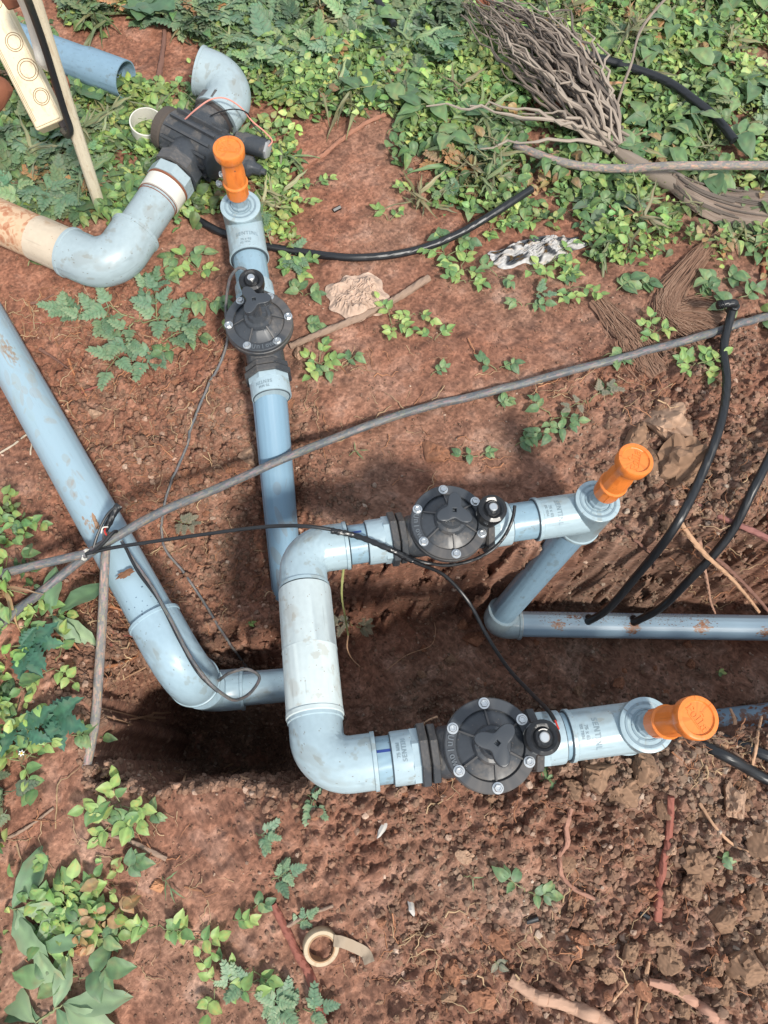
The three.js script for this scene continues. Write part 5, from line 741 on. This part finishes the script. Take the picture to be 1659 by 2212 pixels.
const LM = {
  small: [leafMat(0.25, 0.38, 0.11), leafMat(0.19, 0.32, 0.095), leafMat(0.31, 0.42, 0.13), leafMat(0.13, 0.25, 0.085)],
  mid: [leafMat(0.115, 0.21, 0.09), leafMat(0.145, 0.255, 0.105), leafMat(0.09, 0.175, 0.08), leafMat(0.18, 0.28, 0.12)],
  heart: [leafMat(0.085, 0.175, 0.09), leafMat(0.10, 0.19, 0.085)], oblong: [leafMat(0.19, 0.29, 0.16, 0.6), leafMat(0.13, 0.235, 0.12, 0.6), leafMat(0.23, 0.33, 0.18, 0.6)], jag: [leafMat(0.05, 0.15, 0.095), leafMat(0.065, 0.175, 0.105)], lance: [leafMat(0.12, 0.2, 0.09)], fern: [leafMat(0.15, 0.265, 0.15), leafMat(0.12, 0.225, 0.135), leafMat(0.18, 0.295, 0.165)],
};
const stemMat = std(C(0.20, 0.22, 0.10), 0.7);
/** one weed: short stems from the root with leaves in pairs, every leaf a mesh */
function plant(name, label, u, v, kind, n, spread, size, opt = {}) {
  const { tall = 0.5, group, mats = LM[kind], flat = 0.5, cat = 'weed', y } = opt, c = y === undefined ? G(u, v) : P(u, v, y);
  const g = thing(name, label, cat, c, group), stems = [], nb = Math.max(1, Math.round(n / 5)); let left = n;
  for (let s = 0; s < nb; s++) {
    const a = (s / nb) * 6.28 + rr(-0.7, 0.7), L = spread * rr(0.45, 1), pts = [], k = Math.ceil(left / (nb - s)); left -= k;
    for (let i = 0; i <= 5; i++) { const t = i / 5, x = Math.cos(a) * L * t + 0.12 * L * n2(t * 2, s * 7 + u), z = Math.sin(a) * L * t + 0.12 * L * n2(t * 2 + 9, s * 7 + v), gy = hAt(c.x + x, c.z + z) - c.y; pts.push(V(x, Math.max(gy, -0.05 - L) + 0.004 + tall * L * (t - 0.35 * t * t), z)); }
    pts[0].y = -0.006; stems.push(sweep(pts, pts.map((_, i) => (0.0006 + size * 0.025) * (1 - i / 8)), 4, { caps: false }));
    const cv = new THREE.CatmullRomCurve3(pts);
    for (let i = 0; i < k; i++) {
      const t = k === 1 ? 1 : clamp(0.18 + 0.82 * (Math.floor(i / 2) + 1) / Math.ceil(k / 2)), p = cv.getPoint(t), last = i === k - 1, yaw = Math.atan2(Math.cos(a), Math.sin(a)) + (last ? rr(-0.4, 0.4) : (i % 2 ? 1 : -1) * rr(0.6, 1.5));
      const m = mesh('leaf', pick(LEAF[kind]), pick(mats), g); m.position.copy(p); m.rotation.order = 'YXZ'; m.rotation.set(rr(-0.55, 0.15) * (1 - flat) - rr(0, 0.25), yaw, rr(-0.35, 0.35)); m.scale.setScalar(size * rr(0.7, 1.2));
    }
  }
  mesh('stem', merge(stems), stemMat, g); return g;
}
// sprigs for the ground cover nobody could count
function sprig(kind, n, spread, size, tall) {
  const l = []; for (let i = 0; i < n; i++) { const a = rnd() * 6.28, r = spread * Math.sqrt(rnd()), h = tall * rr(0.15, 1) * (1 - 0.4 * r / spread), b = rr(0.75, 1.25), q = tform(pick(LEAF[kind]), V(Math.cos(a) * r, h, Math.sin(a) * r), a + rr(-1.6, 1.6), rr(-0.5, 0.35), rr(-0.5, 0.5), size * rr(0.6, 1.25)); const nq = q.index ? q.toNonIndexed() : q; paint(nq, b * rr(0.9, 1.2), b, b * rr(0.8, 1.1)); l.push(nq); if (i % 2 === 0) { const st = sweep([V(Math.cos(a) * r * 0.3, -0.004, Math.sin(a) * r * 0.3), V(Math.cos(a) * r, h, Math.sin(a) * r)], size * 0.03, 3, { caps: false }); paint(st, 1.1, 0.9, 0.9); l.push(st); } }
  return gmerge(l);
}
const SPRIG = { small: [0, 1, 2, 3].map(() => sprig('small', 14, 0.042, 0.0205, 0.036)), mid: [0, 1, 2].map(() => sprig('mid', 9, 0.045, 0.027, 0.05)), fern: [0, 1, 2].map(() => sprig('fern', 7, 0.045, 0.05, 0.05)), lance: [0, 1].map(() => sprig('lance', 8, 0.03, 0.07, 0.05)) };
const BASE = { small: [[0.245, 0.39, 0.115], [0.195, 0.335, 0.105], [0.145, 0.27, 0.09], [0.29, 0.41, 0.135]], mid: [[0.11, 0.21, 0.08], [0.145, 0.255, 0.095], [0.085, 0.17, 0.07]], fern: [[0.15, 0.265, 0.15], [0.12, 0.225, 0.135]], lance: [[0.12, 0.2, 0.09], [0.16, 0.2, 0.1]] };
const BARE = [[740, 440, 125, 130], [800, 330, 90, 55], [315, 78, 90, 45], [340, 105, 60, 35], [430, 130, 60, 30], [870, 390, 90, 60], [1640, 130, 40, 40], [1480, 640, 70, 60], [1585, 320, 45, 50], [720, 590, 80, 40], [950, 590, 60, 30], [600, 250, 40, 30], [560, 265, 40, 45]];
const cover = { small: [], mid: [], fern: [], lance: [] };
function spread(u0, u1, v0, v1, n, mix) { for (let i = 0; i < n; i++) { const u = rr(u0, u1), v = rr(v0, v1); if (BARE.some(([a, b, c, d]) => ((u - a) / c) ** 2 + ((v - b) / d) ** 2 < 1 + 0.5 * n2(u * 0.02, v * 0.02))) continue; const clump = n2(u * 0.012 + 3, v * 0.02); if (clump < -0.2 && rnd() < 0.8) continue; let t = rnd() + 0.25 * n2(u * 0.006, v * 0.01 + 5); const k = t < mix[0] ? 'small' : t < mix[0] + mix[1] ? 'mid' : t < mix[0] + mix[1] + mix[2] ? 'fern' : 'lance'; cover[k].push([u, v]); } }
spread(-250, 1950, -320, 0, 1500, [0.6, 0.25, 0.12]);
spread(1660, 2400, -100, 560, 420, [0.55, 0.4, 0.02]); spread(-800, -60, -200, 560, 260, [0.5, 0.3, 0.2]);
spread(150, 620, 0, 70, 190, [0.15, 0.35, 0.45]); spread(380, 1000, 0, 130, 420, [0.55, 0.2, 0.22]); spread(560, 1000, 110, 245, 420, [0.8, 0.17, 0.03]); spread(1000, 1660, 0, 200, 860, [0.82, 0.16, 0.0]); spread(1180, 1700, 180, 400, 400, [0.6, 0.36, 0.02]); spread(880, 1120, 180, 330, 220, [0.6, 0.38, 0]);
spread(170, 480, 195, 330, 260, [0.85, 0.12, 0]); spread(200, 520, 320, 470, 190, [0.62, 0.35, 0]); spread(0, 220, 290, 480, 120, [0.15, 0.4, 0.4]); spread(0, 140, 60, 330, 100, [0.3, 0.5, 0.2]); spread(420, 620, 150, 330, 110, [0.8, 0.2, 0]);
spread(850, 1080, 320, 450, 120, [0.35, 0.15, 0.1]); spread(560, 700, 340, 520, 110, [0.8, 0.15, 0.05]); spread(1280, 1660, 400, 560, 110, [0.4, 0.55, 0]); spread(1080, 1330, 320, 480, 80, [0.4, 0.5, 0.05]); spread(-200, 70, 1060, 1300, 34, [0.8, 0.2, 0]); spread(-220, 40, 1300, 1680, 64, [0.7, 0.28, 0]); spread(-220, 0, 1700, 2212, 60, [0.2, 0.5, 0.3]); spread(1660, 1900, 0, 800, 140, [0.45, 0.5, 0]); spread(60, 260, 1900, 2020, 16, [0.5, 0.3, 0.2]);
{
  const dm = new THREE.Matrix4(), q = new THREE.Quaternion(), col = new THREE.Color(), names = { small: ['small_leaf_cover', 'mass of small yellow green leaves carpeting the upper ground'], mid: ['broad_leaf_cover', 'darker broad leaved weeds massed through the upper ground'], fern: ['feathery_cover', 'feathery grey green weeds massed along the top'], lance: ['grass_cover', 'thin grassy blades scattered in the weeds'] };
  const mat = new THREE.MeshPhysicalMaterial({ vertexColors: true, roughness: 0.55, transmission: 0.3, thickness: 0, side: THREE.DoubleSide });
  for (const k of Object.keys(cover)) {
    const o = thing(names[k][0], names[k][1], 'ground cover'); o.userData.kind = 'stuff';
    SPRIG[k].forEach((geo, s) => { const l = cover[k].filter((_, i) => i % SPRIG[k].length === s); if (!l.length) return; const m = new THREE.InstancedMesh(geo, mat, l.length); m.name = 'foliage'; m.castShadow = m.receiveShadow = true;
      l.forEach(([u, v], i) => { const p = u < -100 || u > 1800 || v < -60 ? (() => { const w = P(u, v, 0); w.y = hAt(w.x, w.z); return w; })() : G(u, v), sc = rr(0.65, 1.2); q.setFromEuler(new THREE.Euler(rr(-0.2, 0.2), rnd() * 6.28, rr(-0.2, 0.2))); dm.compose(p, q, V(sc, sc * rr(0.8, 1.3), sc)); m.setMatrixAt(i, dm); const b = pick(BASE[k]), f = rr(0.6, 1.25), dead = rnd() < 0.05; dead ? col.setRGB(0.28 * f, 0.2 * f, 0.1 * f) : col.setRGB(b[0] * f * rr(0.9, 1.15), b[1] * f, b[2] * f); m.setColorAt(i, col); }); o.add(m); });
  }
}
const W1 = 'weeds on the bare soil';
const weeds = [ // u, v, kind, leaves, spread, leaf size, label
  [640, 590, 'small', 26, .06, .024, 'yellow green weed clump right of the upper tee, under the curved hose'], [600, 470, 'small', 24, .06, .024, 'small leaved clump hugging the right side of the upper tee'], [655, 640, 'mid', 9, .05, .03, 'leafy weed between upper valve and beige rag'], [660, 705, 'mid', 7, .04, .028, 'little weed right of the upper valve bonnet'],
  [690, 790, 'small', 18, .055, .024, 'low weed right of the nut below the upper valve'], [735, 800, 'mid', 8, .045, .026, 'paler sprig beside the low weed near the pipe adapter'], [850, 700, 'small', 16, .06, .022, 'creeping weed along the brown stick'], [900, 680, 'small', 12, .05, .022, 'sprig at the right tip of the brown stick'], [935, 735, 'small', 8, .04, .02, 'tiny weed below the end of the brown stick'],
  [985, 520, 'mid', 12, .055, .03, 'weed just under the middle of the curved hose'], [960, 550, 'small', 22, .06, .024, 'dense small leaved patch under the curved hose'], [1000, 585, 'small', 20, .06, .024, 'small leaved patch left of the black and white cloth'], [1120, 478, 'small', 22, .055, .022, 'small leaved patch right above the black and white cloth'], [1060, 500, 'small', 16, .05, .022, 'small leaved patch at the end of the curved hose'],
  [1180, 570, 'small', 34, .08, .023, 'bright dense patch right of the black and white cloth'], [1230, 620, 'small', 26, .07, .024, 'bright patch below the bright dense patch'], [1210, 595, 'mid', 5, .04, .03, 'few larger leaves at the right end of the cloth'], [1330, 630, 'mid', 7, .06, .034, 'trio of ribbed leaves left of the woven fibre strip'], [1375, 620, 'mid', 6, .05, .032, 'round leaves touching the woven fibre strip'],
  [1300, 540, 'small', 22, .07, .022, 'trailing small leaves below the grey rosette plant'], [1400, 520, 'small', 22, .07, .022, 'trailing small leaves under the woody husk'], [1340, 560, 'small', 14, .05, .022, 'trailing sprig between rosette plant and fibre strip'], [1410, 720, 'small', 18, .05, .022, 'weed right of the flat fibre flap'], [1500, 790, 'small', 30, .07, .024, 'bright weed under the hose with the elbow fitting'], [1300, 770, 'mid', 6, .05, .03, 'weed left of the fibre flap on the dusty hose'], [1290, 845, 'mid', 4, .03, .026, 'single sprig just under the dusty hose'],
  [1190, 900, 'mid', 14, .07, .026, 'upright weed in the middle right soil'], [1180, 935, 'mid', 8, .05, .026, 'lower half of the middle right weed pair'], [1035, 985, 'mid', 8, .05, .022, 'straggly weed left of the middle right soil'], [1110, 965, 'mid', 6, .04, .026, 'little weed above the middle valve'], [1075, 800, 'mid', 9, .06, .024, 'sparse weed on the plain soil above the dusty hose'], [1130, 660, 'mid', 9, .06, .024, 'sparse weed below the black and white cloth'], [1070, 880, 'mid', 6, .04, .022, 'weed sprig just under the long hose middle'], [930, 815, 'mid', 5, .04, .02, 'tiny pale weed above the hose middle'], [1075, 600, 'mid', 8, .05, .026, 'dark sprig below the left end of the cloth'], [1150, 640, 'fern', 5, .04, .03, 'feathery wisp under the cloth'], [1010, 860 - 250, 'small', 10, .05, .022, 'wisp of small leaves between stick and cloth'],
  [1560, 605, 'mid', 10, .06, .034, 'leafy weed right of the fibre strip'], [1590, 650, 'mid', 10, .06, .034, 'dark weed near the elbow fitting'], [1630, 690, 'mid', 6, .05, .034, 'weed at the right edge above the dusty hose'], [1500, 640, 'mid', 7, .05, .028, 'pair of pale leaves beside the elbow fitting'], [1640, 550, 'mid', 8, .06, .034, 'weed beside the red root at the right edge'], [1600, 500, 'mid', 8, .06, .04, 'weed under the right end of the palm husk'],
  [835, 290, 'mid', 6, .05, .034, 'weed at the right edge of the upper bare patch'], [900, 410, 'small', 12, .05, .02, 'thin weed between bare patch and palm twigs'], [985, 455, 'mid', 4, .04, .032, 'two leaves by the tip of the curved hose'], [840, 480, 'small', 8, .04, .022, 'weed sprig on the far side of the curved hose'], [640, 440, 'small', 18, .06, .022, 'pale patch between black valve and bare soil'], [680, 400, 'small', 12, .05, .02, 'straggling patch at the bare soil edge'],
  [430, 590, 'small', 14, .06, .026, 'weed between old elbow and upper tee'], [390, 560, 'mid', 10, .06, .034, 'dark weed at the right of the old elbow'], [455, 650, 'mid', 12, .06, .034, 'dark weed left of the upper valve'], [350, 600, 'mid', 8, .05, .03, 'sprig under the old elbow bend'], [395, 750, 'mid', 8, .05, .028, 'fresh green sprig below the feathery weed'], [470, 720, 'small', 6, .04, .024, 'small sprig at the left of the valve nut'],
  [30, 1125, 'small', 12, .06, .026, 'left edge weed above the conduit'], [95, 1340, 'small', 8, .05, .026, 'sprig on the left bank below the two hoses'], [120, 1440, 'small', 14, .06, .026, 'round leaved vine on the left bank'], [40, 1350, 'small', 12, .06, .028, 'pale sprig at the left edge by the hose end'], [60, 1290, 'small', 14, .06, .026, 'weeds under the left hose'], [50, 1640, 'small', 22, .06, .028, 'bright clump with a white flower at the left edge'], [150, 1590, 'mid', 5, .04, .028, 'small sprig near the left trench edge'],
  [260, 1740, 'small', 22, .06, .028, 'pale leafy weed at the near left corner of the pit'], [310, 1760, 'mid', 8, .05, .026, 'grey weed right of the pale leafy weed'], [240, 1780, 'small', 16, .05, .026, 'lower bunch of the pale leafy weed'], [550, 1800, 'fern', 4, .04, .032, 'small feathery seedling below the pit'], [655, 1712, 'fern', 5, .04, .034, 'feathery seedling under the big elbow'], [130, 1950, 'small', 26, .07, .03, 'bright clump in the lower left weeds'], [190, 1965, 'small', 20, .06, .026, 'clump right of the bright lower left clump'], [210, 2030, 'mid', 10, .06, .03, 'dark clump under the bright lower left clump'], [340, 2000, 'small', 12, .05, .024, 'weed in the middle of the near left bank'], [420, 2030, 'small', 9, .05, .026, 'vine leaves on the near left bank'], [470, 2130, 'small', 16, .07, .026, 'vine patch at the lower edge left of the red stick'], [500, 1990, 'small', 6, .04, .024, 'two leaves left of the tape roll'], [585, 1905, 'fern', 7, .055, .03, 'feathery patch above the tape roll'], [632, 2000, 'fern', 5, .03, .022, 'feathery sprig against the red stick'], [570, 2125, 'fern', 12, .08, .036, 'feathery weed below the red stick'], [650, 2180, 'fern', 10, .07, .04, 'feathery weed at the bottom edge beside the red stick'], [540, 2090, 'small', 8, .05, .024, 'sprig left of the feathery bottom weed'], [270, 1880, 'mid', 6, .05, .03, 'grey leaves beside the small stick'], [1135, 1930, 'mid', 9, .05, .026, 'small green weed on the near bank below the wavy root'], [1165, 1690, 'mid', 4, .025, .024, 'seedling under the lower valve'], [1545, 1850, 'mid', 3, .025, .024, 'seedling at the right among the clods'], [1545, 1452, 'small', 3, .02, .018, 'tiny seedling on the trench floor'], [1000, 2010 - 120, 'lance', 2, .02, .02, 'dry blade on the smooth bank'], [350, 1890, 'lance', 4, .03, .03, 'narrow leaved seedling on the left bank'], [1060, 2030 + 40, 'mid', 3, .025, .02, 'dry grey sprig near the bottom middle'], [545, 1960, 'mid', 4, .03, .022, 'twin leaf seedling above the vine leaves'], [300, 1250 + 40, 'small', 2, .02, .02, 'dry leaf pair on the slope'], [755, 985, 'lance', 3, .03, .03, 'dry blade right of the long pipe'], [375, 1125, 'fern', 6, .05, .03, 'grey dead sprig in the dug slope by the dusty hose'], [1270, 870, 'fern', 8, .06, .03, 'grey withered sprig under the dusty hose'], [530, 1350, 'small', 3, .02, .018, 'seedling on the slope beside the trench'],
];
const grey = [leafMat(0.2, 0.2, 0.14, 0.8), leafMat(0.16, 0.17, 0.12, 0.8)];
for (const [u, v, k, n, sp, sz, label] of weeds) plant('weed', label, u, v, k, n, sp, sz, { group: W1, mats: /grey dead|withered|dry grey/.test(label) ? grey : LM[k] });
// larger plants
plant('feathery_weed', 'large feathery grey green weed on the slope left of the upper valve', 300, 690, 'fern', 26, .15, .052, { tall: .35 });
plant('feathery_weed', 'second feathery weed reaching down to the dug slope', 350, 740, 'fern', 16, .10, .048, { tall: .3 }); plant('feathery_weed', 'feathery weed left end near the old elbow', 210, 680, 'fern', 12, .09, .045, { tall: .3 }); plant('feathery_weed', 'fresh feathery weed beside the black ribbed valve', 610, 545, 'fern', 8, .07, .05, { tall: .4 });
for (const [u, v, n, label] of [[430, 45, 12, 'feathery weed in front of the dark leaves at the top'], [640, 110, 14, 'tall feathery weed right of the grey elbow'], [560, 40, 12, 'feathery weed at the top middle left'], [830, 60, 12, 'feathery weed at the top middle'], [70, 400, 12, 'feathery weed left of the post foot'], [40, 330, 10, 'feathery weed at the left edge behind the box']]) plant('feathery_weed', label, u, v, 'fern', n, .11, .075, { tall: .6 });
plant('heart_leaf_vine', 'big dull heart shaped leaf pair at the foot of the cream post', 165, 445, 'heart', 3, .05, .085, { tall: .6 }); plant('heart_leaf_vine', 'round grey green leaf right of the post foot', 245, 455, 'heart', 2, .05, .085, { tall: .6 }); plant('heart_leaf_vine', 'heart shaped leaves behind the post and loose pipe', 160, 215, 'heart', 5, .08, .07, { tall: .6 }); plant('heart_leaf_vine', 'heart shaped leaves at the top edge left', 260, 25, 'heart', 6, .1, .085, { tall: .6 }); plant('heart_leaf_vine', 'heart shaped leaves above the twig bundle tip', 905, 145, 'heart', 5, .09, .06, { tall: .7 }); plant('heart_leaf_vine', 'shiny heart shaped leaves at the top left of the grey elbow', 480, 40, 'heart', 5, .1, .07, { tall: .7 });
plant('weed', 'grey withered root mass on the trench wall under the middle elbow', 770, 1352, 'fern', 12, .05, .03, { mats: grey, tall: .3 });
plant('broad_leaf_weed', 'green oval leaf under the rust stained pipe', 60, 575, 'mid', 4, .05, .05, { tall: .3 }); plant('broad_leaf_weed', 'two bright broad leaves at the left edge beside the pipe', 25, 390, 'mid', 4, .06, .075, { tall: .6 });
for (const [u, v, n, label] of [[965, 240, 8, 'broad leaves left of the twig bundle'], [1020, 300, 7, 'dark broad leaves under the twig bundle'], [920, 290, 8, 'spotted leaves left of the bare patch edge'], [1350, 120, 8, 'dark serrated leaves behind the long twig'], [1480, 60, 9, 'tall leafy weed at the top right'], [1570, 190, 9, 'leafy weed along the right black hose'], [1420, 275, 9, 'leafy weed right of the twig bundle base'], [1530, 330, 9, 'leafy weed below the right black hose'], [1620, 250, 8, 'large leaves at the right edge'], [1400, 320, 8, 'leafy weed over the palm stalk'], [1610, 60, 9, 'leafy weed in the top right corner'], [1500, 380, 7, 'weed above the muddy hose at the right'], [840, 200, 8, 'broad leaves over the upper bare patch'], [760, 60, 9, 'broad leafy weed at the top middle']]) plant('broad_leaf_weed', label, u, v, 'mid', n, .09, .062, { tall: .9 });
plant('rosette_plant', 'grey green rosette with long oval leaves in front of the muddy hose', 1305, 440, 'oblong', 10, .03, .095, { tall: .5, flat: .3, mats: [leafMat(0.14, 0.2, 0.125, 0.65), leafMat(0.12, 0.185, 0.115, 0.65)] });
plant('serrated_weed', 'dark blue green serrated weed at the left edge', 20, 1400, 'jag', 7, .06, .062, { tall: .6 }); plant('serrated_weed', 'serrated weed with a pale stem leaning to the left bank', 95, 1540, 'jag', 6, .06, .066, { tall: .5 }); plant('serrated_weed', 'serrated leaves low at the left edge', 15, 1560, 'jag', 5, .06, .06, { tall: .5 });
plant('broad_leaf_weed', 'oblong leaves on the left bank beside the grey hanging hose', 105, 1335, 'oblong', 4, .02, .10, { tall: .5 });
plant('rosette_plant', 'big pale rosette with broad oblong leaves in the lower left corner', 110, 2185, 'oblong', 8, .03, .095, { tall: .9, flat: .25 }); plant('rosette_plant', 'tall broad leaves at the left edge above the corner rosette', 15, 1960, 'oblong', 4, .03, .09, { tall: 1.0, flat: .2 }); plant('rosette_plant', 'single drooping spotted leaf over the corner rosette', 70, 2040, 'oblong', 3, .03, .09, { tall: 1.2, flat: .3 }); plant('broad_leaf_weed', 'dark small leaves under the corner rosette', 170, 2110, 'mid', 8, .06, .05, { tall: .5 });
{ const c = G(82, 1630, 0.07), g = thing('white_flower', 'tiny white daisy flower with yellow middle on the left edge clump', 'flower', c.clone()); for (let k = 0; k < 6; k++) { const q = leafGeo('oblong', { rows: 3, curl: 0.1 }); const m = mesh('petal', q, std(C(0.7, 0.7, 0.64), 0.7, { vertexColors: false }), g); m.scale.setScalar(0.006); m.rotation.y = k * 1.047; } mesh('flower_centre', new THREE.IcosahedronGeometry(0.0022, 2), std(C(0.6, 0.35, 0.04), 0.8), g); mesh('stem', sweep([V(0, 0, 0), V(0.004, -0.03, 0.003), V(0.002, -0.08, 0.006)], 0.001, 5), stemMat, g); }

renderer.render(scene, camera);
